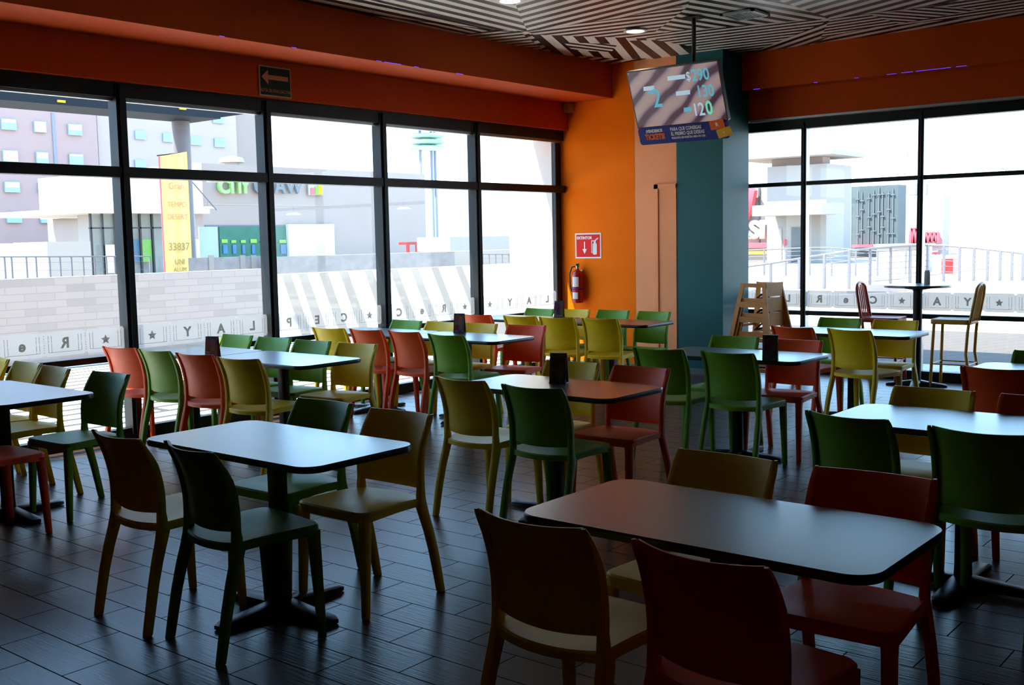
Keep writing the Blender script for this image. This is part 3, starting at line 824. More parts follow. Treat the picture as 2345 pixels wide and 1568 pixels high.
def stool(x, y, yaw, m, label, top=1.06):
    t = empty('bar_stool', (x, y, 0), math.radians(yaw), label, 'bar stool', 'metal bar stools by the tall round table')
    SH = .70
    st = MB(); P = rrect(-.19, .20, -.19, .19, .045, 5)
    st.loft([[(a * f, b * f, z) for a, b in P] for f, z in ((.985, SH - .05), (1, SH - .045), (1, SH - .008), (.985, SH), (.93, SH - .004), (.5, SH - .012), (.05, SH - .012))])
    st.build('seat', M[m], t, smooth=True)
    # back: one bent tube and slats
    fr = MB(); pts = []
    for k in range(0, 9): pts.append((-.185 - .05 * (k / 8), -.165 + .01 * k / 8, SH - .03 + (top - .08 - SH) * k / 8))
    for k in range(1, 8):
        a = PI - PI * k / 8
        pts.append((-.235 - .02 * math.sin(a), .155 * math.cos(a), top - .08 + .085 * math.sin(a)))
    for k in range(8, -1, -1): pts.append((-.185 - .05 * (k / 8), .165 - .01 * k / 8, SH - .03 + (top - .08 - SH) * k / 8))
    fr.tube(pts, .0155, 10); fr.build('back_frame', M[m], t, smooth=True)
    for k in range(4):
        y0 = -.09 + .06 * k
        MB().tube([(-.19, y0, SH - .02), (-.212, y0 * .98, SH + .16), (-.245, y0 * .92, top - .012 - abs(y0) * .15)], .0075, 8).build('back_slat', M[m], t, smooth=True)
    for s in (-1, 1):
        MB().tube([(.165, s * .155, SH - .04), (.175, s * .17, SH * .5), (.185, s * .185, 0)], .0155, 10).build('leg', M[m], t, smooth=True)
        MB().tube([(-.175, s * .160, SH - .04), (-.165, s * .165, SH * .8), (-.155, s * .17, SH * .5), (-.18, s * .18, .2), (-.225, s * .19, 0)], .0155, 10).build('leg', M[m], t, smooth=True)
    fb = MB(); z = .24
    for a, b in (((.18, -.18), (.18, .18)), ((.18, -.18), (-.175, -.18)), ((.18, .18), (-.175, .18)), ((-.175, -.18), (-.175, .18))):
        fb.tube([(a[0], a[1], z), (b[0], b[1], z)], .007, 8)
    fb.build('foot_rail', M[m], t, smooth=True)
stool(11.46, 3.48, 92, 'stool_yel', 'yellow metal bar stool with slatted back right of the tall table')
stool(11.40, 4.20, -86, 'stool_red', 'red metal bar stool with slatted back left of the tall table')

# ------------------------------------------------------------------ stacked wooden high chairs
def high_chair(x, y, z, rz, label, parts_n=0):
    t = empty('high_chair', (x, y, z), rz, label, 'high chair', 'stacked wooden high chairs')
    H = .76
    def bar(mb, p, q, hw, ht):
        p, q = Vector(p), Vector(q); d = (q - p).normalized(); s = d.cross(Vector((0, 1, 0)))
        if s.length < .1: s = Vector((1, 0, 0))
        s.normalize(); u = Vector((0, 1, 0)) if abs(d.y) < .5 else Vector((0, 0, 1)); s = d.cross(u).normalized()
        mb.loft([[tuple(c + s * a + u * b) for a, b in ((-hw, -ht), (hw, -ht), (hw, ht), (-hw, ht))] for c in (p, q)])
    for s in (-1, 1):      # trapezoid side frames in the XZ plane
        yb, yt = s * .25, s * .155
        b = MB()
        bar(b, (-.26, yb, 0), (-.13, yt, H), .024, .011); bar(b, (.26, yb, 0), (.13, yt, H), .024, .011)
        bar(b, (-.135, yt, H - .022), (.135, yt, H - .022), .022, .011)
        bar(b, (-.18, s * .185, H * .70), (.18, s * .185, H * .70), .03, .0105)
        bar(b, (-.235, s * .23, .16), (.235, s * .23, .16), .022, .0105)
        b.build('side_frame', M['wood'], t)
    MB().box(-.165, -.145, -.165, .165, H - .14, H + .005).build('back_rest', M['wood'], t)
    MB().box(-.16, .15, -.18, .18, H * .70 - .01, H * .70 + .01).build('seat', M['wood'], t)
    b = MB(); bar(b, (.20, -.215, .30), (.20, .215, .30), .022, .012); b.build('foot_rest', M['wood'], t)
    b = MB(); bar(b, (-.215, -.225, .2), (-.215, .225, .2), .022, .012); b.build('stretcher', M['wood'], t)
    st = MB(); st.tube([(-.06, -.08, H * .7 + .02), (-.03, -.09, H * .7 + .09), (.02, -.03, H * .7 + .10), (.05, .05, H * .7 + .04), (.0, .09, H * .7 + .05), (-.05, .02, H * .7 + .07)], .010, 8)
    st.build('safety_strap', M['black'], t, smooth=True)
HX, HY = 10.72, 5.28
high_chair(HX, HY, 0, math.radians(84), 'wooden high chair at the bottom of the stack beside the teal column')
high_chair(HX, HY, .16, math.radians(84), 'wooden high chair in the middle of the stack beside the teal column')
high_chair(HX, HY, .32, math.radians(84), 'wooden high chair topmost of the stack beside the teal column')

# ------------------------------------------------------------------ wall things
def extinguisher():
    x = XO - .085; y = 7.82
    t = empty('fire_extinguisher', (x, y, .80), 0, 'red fire extinguisher hanging on the orange wall', 'fire extinguisher')
    MB().lathe([(.01, 0), (.066, 0), (.07, .012), (.07, .34), (.062, .375), (.035, .40), (.02, .405), (.02, .42)], n=24).build('cylinder', M['red_paint'], t, smooth=True)
    MB().lathe([(.018, .42), (.018, .44), (.024, .445), (.024, .455)], n=12).build('valve', M['chrome'], t, smooth=True)
    b = MB(); b.box(-.05, .02, -.012, .012, .455, .463); b.box(-.06, .01, -.012, .012, .474, .482); b.box(0, .02, -.012, .012, .455, .482)
    b.xf(Matrix.Rotation(.9, 4, 'Z')); b.build('handle', M['black'], t)
    MB().tube([(0, .02, .45), (-.02, .07, .44), (-.03, .095, .36), (-.03, .092, .22), (-.02, .08, .14)], .009, 8).build('hose', M['black'], t, smooth=True)
    def wrap(z0, z1, a0, a1, m, n='label_sticker'):
        k = 10; v = []
        for z in (z0, z1):
            for i in range(k + 1):
                a = a0 + (a1 - a0) * i / k; v.append((.0712 * math.cos(a), .0712 * math.sin(a), z))
        MB().add(v, [(i, i + 1, k + 2 + i, k + 1 + i) for i in range(k)]).build(n, m, t, smooth=True)
    wrap(.20, .32, PI * .85, PI * 1.25, M['sign_white']); wrap(.05, .13, PI * .85, PI * 1.2, M['sign_white']); wrap(.165, .178, PI * .6, PI * 1.5, M['navy'], 'blue_band')
    MB().box(.07, .085, -.03, .03, .30, .40).build('wall_bracket', M['chrome'], t)
extinguisher()
def extinguisher_sign():
    x = XO - .006; yc, zc = 7.71, 1.50
    t = empty('extinguisher_sign', (0, 0, 0), 0, 'red and white extinguisher sign above the extinguisher', 'sign')
    w, h = .195, .155
    MB().box(x, XO - .0005, yc - w, yc + w, zc - h, zc + h).build('board', M['sign_white'], t)
    MB().box(x - .001, x, yc - w + .018, yc + w - .018, zc - h + .018, zc + h - .018).build('red_field', M['sign_red'], t)
    text('lettering', 'EXTINTOR', .046, M['sign_white'], on_xwall(x - .002, yc + .055, zc + .095), t, bold=.002, depth=.0006)
    a = MB().slab([(yc + .045, zc + .05), (yc + .06, zc + .05), (yc + .06, zc - .04), (yc + .085, zc - .04), (yc + .0525, zc - .10), (yc + .02, zc - .04), (yc + .045, zc - .04)], 'x', x - .0026, x - .0012)
    a.build('arrow', M['sign_white'], t)
    b = MB().slab(rrect(yc - .13, yc - .07, zc - .11, zc + .03, .018, 4), 'x', x - .0026, x - .0012)
    b.slab([(yc - .115, zc + .03), (yc - .085, zc + .03), (yc - .085, zc + .06), (yc - .15, zc + .10), (yc - .15, zc + .085), (yc - .115, zc + .06)], 'x', x - .0026, x - .0012)
    b.slab([(yc - .05, zc + .065), (yc - .085, zc + .065), (yc - .085, zc + .055), (yc - .06, zc + .055), (yc - .06, zc - .09), (yc - .05, zc - .09)], 'x', x - .0026, x - .0012)
    b.build('extinguisher_symbol', M['sign_white'], t)
extinguisher_sign()
def evac_sign():
    a = at_y(592, 168, 7.985); b = at_y(667, 227, 7.985)
    x0, x1 = a.x, b.x; zc = 3.065; h = .135; xc = (x0 + x1) / 2; w = (x1 - x0) / 2
    t = empty('evacuation_sign', (0, 0, 0), 0, 'dark green sign with a left-pointing arrow above the left windows', 'sign')
    MB().box(xc - w, xc + w, 7.980, 7.9895, zc - h, zc + h).build('board', M['beige'], t)
    MB().box(xc - w + .012, xc + w - .012, 7.9785, 7.980, zc - h + .012, zc + h - .012).build('green_field', M['sign_green'], t)
    A = MB().slab([(xc - w * .85, zc + .035), (xc - w * .45, zc + .10), (xc - w * .45, zc + .055), (xc + w * .8, zc + .055), (xc + w * .8, zc + .015), (xc - w * .45, zc + .015), (xc - w * .45, zc - .03)], 'y', 7.9765, 7.9783)
    A.build('arrow', M['sign_pink'], t)
    text('lettering', 'RUTA DE EVACUACION', .042, M['sign_pink'], on_ywall(xc, 7.9775, zc - .085), t, depth=.0006, squash=.95 * 2 * w / .46)
evac_sign()
def sensor():
    q = at_x(1296, 242, XO)
    t = MB().box(XO - .10, XO - .002, 7.90, 7.985, 3.13, 3.24).build('wall_sensor', M['beige'])
    tag(t, 'small beige sensor box under the soffit at the corner of the orange wall', 'sensor')
sensor()
def tv():
    C0 = Vector((9.0, 5.31, 2.91))
    tilt = math.radians(21)
    # local frame: u = right for the viewer (-Y), v = up along the screen, n = towards the viewer
    u = Vector((0, -1, 0)); v = Vector((-math.sin(tilt), 0, math.cos(tilt))); n = u.cross(v)
    R = Matrix((u, v, n)).transposed().to_4x4()
    t = empty('ceiling_television', C0, 0, 'tilted television showing prices, hung from the ceiling before the teal column', 'television')
    F = R
    w, h = .48, .27
    MB().loft([[(a, b, z) for a, b in rrect(-w - .012, w + .012, -h - .012, h + .012, .01, 3)] for z in (-.05, -.002)]).xf(F).build('housing', M['black'], t)
    # screen picture: diagonal bands
    m, nt, bs = new_mat('screen_picture')
    co = nt.nodes.new('ShaderNodeUVMap')
    mp = nt.nodes.new('ShaderNodeMapping'); mp.inputs['Rotation'].default_value = (0, 0, math.radians(-38)); mp.inputs['Scale'].default_value = (1.0, 1.0, 1)
    nt.links.new(co.outputs[0], mp.inputs[0])
    wv = nt.nodes.new('ShaderNodeTexWave'); wv.bands_direction = 'Y'; wv.inputs['Scale'].default_value = .9; wv.inputs['Distortion'].default_value = 2.0; wv.inputs['Detail'].default_value = 1; wv.inputs['Detail Scale'].default_value = 1.5
    nt.links.new(mp.outputs[0], wv.inputs[0])
    cr = nt.nodes.new('ShaderNodeValToRGB'); e = cr.color_ramp.elements
    e[0].position = .1; e[0].color = (0.06, 0.02, 0.035, 1); e[1].position = .45; e[1].color = (0.30, 0.19, 0.19, 1)
    x = e.new(.28); x.color = (0.16, 0.12, 0.20, 1)
    x = e.new(.85); x.color = (0.36, 0.25, 0.24, 1)
    nt.links.new(wv.outputs['Fac'], cr.inputs[0])
    nt.links.new(cr.outputs[0], bs.inputs['Emission Color']); bs.inputs['Emission Strength'].default_value = .55
    bs.inputs['Base Color'].default_value = (.01, .01, .01, 1); bs.inputs['Roughness'].default_value = .25
    sc = MB().add([(-w, -h, 0), (w, -h, 0), (w, h, 0), (-w, h, 0)], [(0, 1, 2, 3)]).xf(F)
    me = sc.mesh('screen', [m], fix=False)
    uv = me.uv_layers.new(name='UVMap')
    for l, c in zip(uv.data, ((0, 0), (1.78, 0), (1.78, 1), (0, 1))): l.uv = c
    so = bpy.data.objects.new('screen', me); COL.objects.link(so); so.parent = t
    sm = glow('screen_cyan', (0.06, 0.26, 0.34), .8); sg = glow('screen_pale', (0.26, 0.36, 0.42), .8); s3 = glow('screen_green', (0.10, 0.42, 0.30), .8)
    def put(s, x, y, size, mm=sm, sq=.8, bold=0.0):
        return text('screen_text', s, size, mm, F @ Matrix.Translation((x, y, .002)), t, squash=sq, bold=bold, depth=.0004)
    put('290', .29, .165, .155, bold=.003); put('130', .31, .01, .155, bold=.003)
    put('1', .175, -.155, .16, sg, bold=.003); put('2', .24, -.155, .17, sg, bold=.003); put('0', .32, -.15, .18, s3, bold=.004)
    put('2', -.21, -.01, .25, sm, bold=.004); put('$', .165, .165, .12, sg)
    def bar(x0, x1, y0, y1, mm): MB().loft([[(a + (b - y0) * .2, b, z) for a, b in ((x0, y0), (x1, y0), (x1, y1), (x0, y1))] for z in (.001, .002)]).xf(F).build('screen_label', mm, t)
    bar(-.06, .13, .15, .19, sg); bar(0, .15, .0, .04, sg); bar(.05, .13, -.16, -.12, sm); bar(-.34, -.22, .08, .12, sg); bar(-.30, -.24, .05, .075, sm)
    # promo board below
    b = MB()
    pb = rrect(-w - .01, w + .005, -h - .175, -h - .008, .03, 5)
    b.loft([[(a, c, z) for a, c in pb] for z in (.0, .006)]).xf(F)
    bo = b.build('promo_board', M['navy'], t)
    def pt(s, x, y, size, mm, sq=.8, bold=.0, al='CENTER'):
        return text('board_text', s, size, mm, F @ Matrix.Translation((x, y, .0072)), bo, squash=sq, bold=bold, align=al, depth=.0006)
    pt('¡VENDEMOS', -.31, -h - .045, .042, M['sign_white'], bold=.0015)
    pt('TICKETS!', -.31, -h - .105, .075, M['pr_orange'], bold=.004, sq=.72)
    pt('PARA QUE CONSIGAS', -.13, -h - .045, .047, M['sign_white'], .72, .0012, 'LEFT')
    pt('EL PREMIO QUE DESEAS', -.13, -h - .09, .047, M['sign_white'], .72, .0012, 'LEFT')
    pt('PREGUNTA EN NUESTRA AREA DE CAJA', -.13, -h - .13, .028, M['sign_white'], .72, .0006, 'LEFT')
    def tick(x, y, ang, mm, nm, s):
        q = F @ Matrix.Translation((x, y, .0075)) @ Matrix.Rotation(ang, 4, 'Z')
        tb = MB().loft([[(a, c, z) for a, c in rrect(-.075, .075, -.043, .043, .01, 3)] for z in (0, .005)]).xf(q).build('ticket_cutout', mm, bo)
        if s == '*': star(.014, M['sign_white'], q @ Matrix.Translation((0, 0, .007)), tb)
        else: text('ticket_letter', s, .045, M['sign_white'], q @ Matrix.Translation((0, 0, .006)), tb, bold=.002, depth=.0005)
    tick(.375, -h - .035, .12, M['pr_orange'], 'ticket', 'R'); tick(.435, -h - .115, .2, M['pr_yellow'], 'ticket', '*')
    br = MB(); p0 = F @ Vector((0, .05, -.05))
    br.tube([tuple(p0), (.16, -.10, .30), (.16, -.10, CZ - C0.z)], .02, 10); br.build('ceiling_pole', M['black'], t, smooth=True)
    MB().box(.08, .24, -.18, -.02, CZ - C0.z - .02, CZ - C0.z - .012).build('ceiling_plate', M['black'], t)
tv()
def downlight(px, py, lab):
    q = at_z(px, py, CZ - .02)
    t = empty('ceiling_downlight', (q.x, q.y, CZ - .022), 0, lab, 'downlight', 'recessed ceiling downlights')
    b = MB(); n = 24
    b.lathe([(.115, .008), (.118, .002), (.09, 0), (.09, .008)], n=n).build('trim_ring', M['white'], t, smooth=True)
    MB().lathe([(.001, .002), (.088, .002), (.088, .006), (.001, .006)], n=n).build('diffuser', M['lamp'], t)
    ld = bpy.data.lights.new('downlight', 'SPOT'); ld.energy = 14; ld.color = (1, .78, .5); ld.spot_size = 2.2; ld.spot_blend = .8; ld.shadow_soft_size = .08
    lo = bpy.data.objects.new('lamp_light', ld); COL.objects.link(lo); lo.parent = t; lo.location = (0, 0, -.01)
downlight(1455, 72, 'round glowing downlight nearest the television')
downlight(1168, 3, 'round glowing downlight cut by the top photo edge')
def vent():
    q = at_z(1706, 33, CZ - .015)
    t = empty('ceiling_vent', (q.x, q.y, CZ - .03), 0, 'square grey air vent in the striped ceiling', 'vent')
    f = MB(); w = .17
    for a in range(4):
        g = MB().box(-w, w, w - .03, w, 0, .02); g.xf(Matrix.Rotation(a * PI / 2, 4, 'Z')); f.add(g.v, g.f)
    f.build('frame', M['sill'], t)
    s = MB()
    for k in range(9): s.box(-w + .03, w - .03, -w + .045 + k * .03, -w + .06 + k * .03, .004, .014)
    s.build('slats', M['sill'], t); MB().box(-w + .02, w - .02, -w + .02, w - .02, .016, .019).build('backing', M['black'], t)
vent()

# ================================================================== outside
struct('ground', MB().box(-60, 160, 14.2, 160, -.5, -.12), M['concrete'])
struct('ground_right', MB().box(18.0, 160, -80, 13.9, -.5, -.12), M['paleconc'])
struct('ground_deck', MB().box(-12, 12.4, 8.2, 14.0, -.1, -.015), M['deck'])
struct('ground_pavers', MB().box(11.84, 18.0, -30, 13.9, -.4, -.02), M['pavers'])

def yplane(name, Y, rect, D, m, parent=None, zb=None):
    """box whose front lies on Y: rect = px left, px right, py top, py bottom"""
    a = at_y(rect[0], rect[2], Y); b = at_y(rect[1], rect[3], Y); c = at_y(rect[0], rect[3], Y)
    z1 = a.z; z0 = zb if zb is not None else min(b.z, c.z)
    return MB().box(a.x, b.x, Y, Y + D, z0, z1)
def box_y(px0, px1, py0, py1, Y, D, zb=None):
    a = at_y(px0, py0, Y); b = at_y(px1, py0, Y); pm = (px0 + px1) / 2
    z1 = at_y(pm, py0, Y).z; z0 = at_y(pm, py1, Y).z if zb is None else zb
    return (a.x, b.x, Y, Y + D, z0, z1)
def box_x(px0, px1, py0, py1, X, D, zb=None):
    a = at_x(px0, py0, X); b = at_x(px1, py0, X); pm = (px0 + px1) / 2
    z1 = at_x(pm, py0, X).z; z0 = at_x(pm, py1, X).z if zb is None else zb
    return (X, X + D, min(a.y, b.y), max(a.y, b.y), z0, z1)

# stone retaining wall beyond the deck
YS = 14.0
sw = MB(); xa, xb = -8, at_y(616, 640, YS).x
sw.box(xa, xb, YS, YS + .3, -.1, at_y(300, 628, YS).z)
o = sw.build('stone_wall', M['stone']); tag(o, 'long buff stone block wall beyond the deck outside the left windows', 'stone wall')
# white sloping bank; its cast shadow stripes are put in as beige strips
bk = MB(); xr = at_y(1200, 640, YS).x + 4
zt = at_y(800, 620, YS + 1.2).z
bk.add([(xb, YS, -.1), (xr, YS, -.1), (xr, YS + .02, .0), (xb, YS + .02, .0), (xb, YS + 1.2, zt), (xr, YS + 1.2, zt), (xb, YS + 1.5, -.1), (xr, YS + 1.5, -.1)],
       [(0, 1, 2, 3), (3, 2, 5, 4), (4, 5, 7, 6), (0, 3, 4, 6), (1, 7, 5, 2), (0, 6, 7, 1)])
o = bk.build('concrete_bank', M['paleconc']); tag(o, 'white sunlit concrete bank with slanting painted shadow strips outside the left windows', 'concrete bank')
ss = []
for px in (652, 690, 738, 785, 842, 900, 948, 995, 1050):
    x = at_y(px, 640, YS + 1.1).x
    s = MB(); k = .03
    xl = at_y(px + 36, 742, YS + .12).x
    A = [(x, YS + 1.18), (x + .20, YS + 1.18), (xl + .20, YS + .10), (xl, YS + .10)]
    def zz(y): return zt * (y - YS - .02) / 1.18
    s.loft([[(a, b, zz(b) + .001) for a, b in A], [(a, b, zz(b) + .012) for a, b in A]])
    s.build('shadow_strip', M['strip'], o)
# dark low wall above the bank
o = MB().box(*box_y(628, 1041, 582, 618, 17.0, .3)).build('dark_low_wall', M['darkstone']); tag(o, 'dark stone parapet running above the white bank', 'low wall')
o = MB().box(*box_y(452, 628, 588, 621, 17.6, .3)).build('slatted_low_wall', M['darkstone']); tag(o, 'grey slatted planter wall right of the round grey post', 'planter wall')
for px in (478, 550, 575): MB().box(*box_y(px, px + 12, 584, 622, 17.58, .02)).build('pale_pillar', M['concrete'], o)

def railing(name, pts, h0, label, post_m='rail', n_wire=5, r=.02, parent=None, nose=None):
    """pts: list of (x, y, zbase, ztop)"""
    t = empty(name, (0, 0, 0), 0, label, 'railing')
    MB().tube([(p[0], p[1], p[3]) for p in pts], r, 8).build('handrail', M[post_m], t, smooth=True)
    w = MB()
    for k in range(n_wire):
        f = (k + .7) / (n_wire + .4)
        w.tube([(p[0], p[1], p[2] + (p[3] - p[2]) * f) for p in pts], r * .22, 5)
    w.build('wires', M[post_m], t)
    for p in pts: MB().box(p[0] - r, p[0] + r, p[1] - r, p[1] + r, p[2], p[3]).build('post', M[post_m], t)
    return t
pts = []
for px in (-60, -25, 10, 26, 60, 82, 113, 137, 163, 190, 216, 243, 262, 300, 343):
    a = at_y(px, 588 - px * .004, 20); b = at_y(px, 632, 20); pts.append((a.x, a.y, b.z - .3, a.z))
railing('plaza_railing', pts, 0, 'thin dark railing above the stone wall outside the left windows', n_wire=4, r=.012)
# white blocks behind the left railing
for i, (r, m, lab) in enumerate([((-40, 108, 557, 640), 'paleconc', 'white sunlit block behind the railing at the far left'),
                 ((108, 207, 553, 640), 'beige_r', 'pale grey block behind the railing right of the white one')]):
    o = MB().box(*box_y(*r, 30, 2)).build('garden_block', M[m]); tag(o, lab, 'block wall')

# round post with canopy
def canopy_post():
    q = at_y(424, 500, 15); x, y = q.x, 18.8
    q = at_y(424, 500, y); x = q.x
    t = empty('canopy_post', (x, y, -.12), 0, 'thick round grey post carrying a dark flat canopy outside', 'canopy post')
    top = at_y(424, 248, y).z + .12
    rr = (at_y(446, 500, y) - at_y(404, 500, y)).length / 2 * .82
    MB().lathe([(rr, 0), (rr, top)], n=28).build('post', M['post'], t, smooth=True)
    a = at_y(-200, 215, y); b = at_y(432, 252, y)
    zb = at_y(300, 240, y).z - .12
    MB().box(a.x - x - 3, b.x - x + .1, -.9, .1, zb, zb + 1.0).build('canopy', M['canopy'], t)
    c = MB(); e = at_y(552, 262, y); 
    c.add([(.25, -.5, zb + .02), (.25, .6, zb + .02), (e.x - x, .6, zb + .25), (e.x - x, -.5, zb + .25), (.25, -.5, zb + .14), (.25, .6, zb + .14), (e.x - x - .2, .6, zb + .33), (e.x - x - .2, -.5, zb + .33)],
          [(0, 1, 2, 3), (4, 7, 6, 5), (0, 4, 5, 1), (1, 5, 6, 2), (2, 6, 7, 3), (3, 7, 4, 0)])
    c.build('canopy_wing', M['canopy'], t)
    MB().tube([(0, 0, top * .72), (.9, .2, top * .55)], .012, 6).build('stay_cable', M['rail'], t)
    for px in (140, 418):
        p = at_y(px, 232 + (px - 140) * .06, y - .91); MB().box(p.x - x - .07, p.x - x + .07, -.93, -.9, p.z + .10, p.z + .14).build('canopy_lamp', M['pr_yellow'], t)
    # banner
    n = empty('vertical_banner', (x, y, 0), 0, 'tall faded yellow banner with red lettering hanging left of the grey post', 'banner')
    a = at_y(345, 360, y); b = at_y(408, 352, y); z0 = at_y(375, 625, y).z
    X0, X1 = a.x - x, b.x - x
    cl = MB(); k = 12
    vs = []
    for zi in (z0, a.z):
        for i in range(k + 1): vs.append((X0 + (X1 - X0) * i / k, .03 * math.sin(i * 1.3) - .3, zi + (.12 * i / k if zi > z0 else 0)))
    cl.add(vs, [(i, i + 1, k + 2 + i, k + 1 + i) for i in range(k)])
    vs2 = [(v[0], v[1] + .006, v[2]) for v in vs]; cl.add(vs2, [(i + 1, i, k + 1 + i, k + 2 + i) for i in range(k)])
    cl.build('cloth', M['banner'], n, smooth=True)
    xc = (X0 + X1) / 2
    for s, py, sz, mm in (('Gran', 428, .30, 'banner_ink'), ('TEMPO', 470, .24, 'banner_ink'), ('DESERT', 498, .24, 'banner_ink'), ('33837', 566, .34, 'banner_ink2'), ('UNI', 600, .24, 'banner_ink2'), ('ALUM', 618, .2, 'banner_ink2')):
        z = at_y(375, py, y).z
        mt = Matrix.Translation((xc, -.345, z)) @ Matrix.Rotation(PI / 2, 4, 'X')
        text('banner_lettering', s, sz * (X1 - X0) / 1.0, M[mm], mt, n, squash=.9, depth=.001)
    MB().tube([(X0 - .05, -.3, a.z + .01), (0, -.1, a.z + .12)], .012, 6).build('hanging_bar', M['black'], n)
    MB().box(X0 - .02, X0 + .0, -.31, -.29, z0, a.z).build('red_edge', M['pinkred'], n)
canopy_post()

# hotel far left
def hotel():
    Y = 95
    t = empty('hotel_building', (0, 0, 0), 0, 'tall dark mauve hotel block with rows of small pale blue windows', 'building')
    MB().box(*box_y(-260, 209, 60, 600, Y, 20, -1)).build('dark_wall', M['hotel'], t)
    MB().box(*box_y(209, 530, 40, 600, Y + .5, 20, -1)).build('pale_wall', M['hotel_l'], t)
    MB().box(*box_y(530, 606, 40, 600, Y + 1, 20, -1)).build('end_wall', M['mallgrey'], t)
    MB().box(*box_y(118, 124, 258, 560, Y - .1, .1)).build('downpipe', M['steelblue'], t)
    rows = [(20, 92, 172), (24, 97, 175), (28, 102, 178), (33, 107, 182)]
    for r, (y0, h) in enumerate(((272, 25), (344, 26), (416, 24), (486, 24))):
        for c, px in enumerate(rows[r]):
            py = y0 + (px - 20) * (.082 - r * .026)
            wd = 34 if c == 0 else (27 if c == 1 else 31)
            f = MB().box(*box_y(px - wd / 2, px + wd / 2, py, py + h, Y - .25, .2)).build('window', M['bluewin'], t)
            hh = h * (.35, .95, .55, .2)[(r + c) % 4]
            MB().box(*box_y(px - wd / 2 + 1, px + wd / 2 - 1, py + 1, py + hh, Y - .3, .04)).build('blind', M['blueblind'], f)
    for px, py in ((322, 299), (386, 305), (449, 312), (504, 317), (322, 366), (500, 262)):
        MB().box(*box_y(px - 12, px + 12, py, py + 20, Y + .3, .15)).build('window', M['bluewin'], t)
hotel()

def mall():
    Y = 60
    t = empty('shopping_building', (0, 0, 0), 0, 'low grey-beige shop building with lime and dark lettering along its top', 'building')
    MB().box(*box_y(460, 972, 386, 600, Y, 20, -.12)).build('wall', M['mallgrey'], t)
    MB().box(*box_y(446, 461, 373, 483, Y - .6, 20)).build('white_pillar', M['paleconc'], t)
    MB().box(*box_y(470, 762, 515, 590, Y - .05, .06, -.12)).build('recess_frame', M['signdk'], t)
    MB().box(*box_y(660, 765, 513, 590, Y - .4, .3, -.12)).build('white_panel', M['paleconc'], t)
    MB().box(*box_y(455, 498, 519, 590, Y - .14, .06, -.12)).build('shop_glass', M['shopglass'], t)
    MB().box(*box_y(502, 655, 519, 590, Y - .14, .06, -.12)).build('shop_glass', M['shopdark'], t)
    for px in range(508, 650, 22):
        MB().box(*box_y(px, px + random.uniform(10, 19), 549 + random.uniform(-2, 3), 556, Y - .22, .04)).build('lime_display', M['lime'], t)
        MB().box(*box_y(px + 3, px + random.uniform(9, 15), 560, 581, Y - .22, .04)).build('blue_display', M['shopblue'], t)
    MB().box(*box_y(455, 760, 468, 470, Y - .03, .05)).build('cornice_line', M['beige_r'], t)
    for s, px, mm in (('C', 512, 'signlime'), ('I', 530, 'signlime'), ('T', 547, 'signlime'), ('Y', 560, 'signlime'), ('C', 593, 'signdk'), ('L', 612, 'signdk'), ('A', 640, 'signdk'), ('W', 672, 'signdk')):
        q = at_y(px, 428, Y - .3)
        text('roof_letter', s, 1.25 if mm == 'signlime' else 1.35, M[mm], on_ywall(q.x, q.y, q.z), t, bold=.05, depth=.12)
    MB().box(*box_y(706, 740, 418, 447, Y - .3, .1)).build('coloured_sign', M['beige_r'], t)
    for k, (a, b, mm) in enumerate(((712, 720, 'pinkred'), (722, 730, 'lime'), (730, 738, 'pr_yellow'))):
        MB().box(*box_y(a, b, 430 - k * 3, 445, Y - .36, .05)).build('sign_patch', M[mm], t)
    # roof turbine
    q = at_y(531, 374, Y + 3)
    MB().lathe([(.5, q.z - 1), (.5, q.z), (.9, q.z + .05), (.8, q.z + .35), (.2, q.z + .5)], (q.x, q.y), 14).build('roof_vent', M['lightgrey'], t, smooth=True)
mall()
def glass_shop():
    Y = 42
    t = empty('glass_storefront', (0, 0, 0), 0, 'white-roofed glass storefront with black frames left of the yellow banner', 'storefront')
    MB().box(*box_y(198, 480, 476, 488, Y - 1, 8)).build('roof_slab', M['paleconc'], t)
    MB().box(*box_y(215, 452, 408, 478, Y + 4, 3)).build('parapet', M['paleconc'], t)
    MB().box(*box_y(205, 446, 488, 640, Y + 1.0, 1, -.12)).build('interior', M['lightgrey'], t)
    MB().box(*box_y(205, 446, 488, 640, Y, .05, -.12)).build('glazing', M['glass'], t)
    f = MB()
    for px in (207, 234, 262, 297, 320, 348, 380, 420): f.box(*box_y(px - 2, px + 2, 486, 640, Y - .1, .1, -.12))
    f.box(*box_y(205, 446, 520, 523, Y - .1, .1)); f.build('mullions', M['black'], t)
    for px in (270, 300, 325): MB().box(*box_y(px, px + 22, 548, 600, Y + .6, .1)).build('display', M['lime'] if px != 300 else M['shopblue'], t)
    MB().box(*box_y(250, 262, 560, 625, Y - .5, .3)).build('white_pillar', M['paleconc'], t)
glass_shop()
def sign_tower():
    Y = 75; q = at_y(980, 400, Y); x = q.x
    t = empty('sign_tower', (x, Y, 0), 0, 'slender steel tower with pale green rings under a flat top', 'sign tower')
    z1 = at_y(980, 300, Y).z
    for dx in (-1.0, .6, 1.1): MB().tube([(dx, 0, 0), (dx, 0, z1)], .14, 8).build('steel_post', M['steelblue'], t)
    for py in (312, 326, 340):
        z = at_y(980, py, Y).z; MB().lathe([(1.5, z - .2), (1.9, z), (1.5, z + .2)], n=24).build('ring', M['palegreen'], t, smooth=True)
    MB().box(-2.0, 2.2, -1, 1, z1 + .1, z1 + 1).build('cap', M['paleconc'], t)
sign_tower()
o = MB().box(*box_y(974, 1290, 428, 620, 92, 6, -.12)).build('white_building', M['paleconc']); tag(o, 'plain white building right of the grey shop building', 'building')
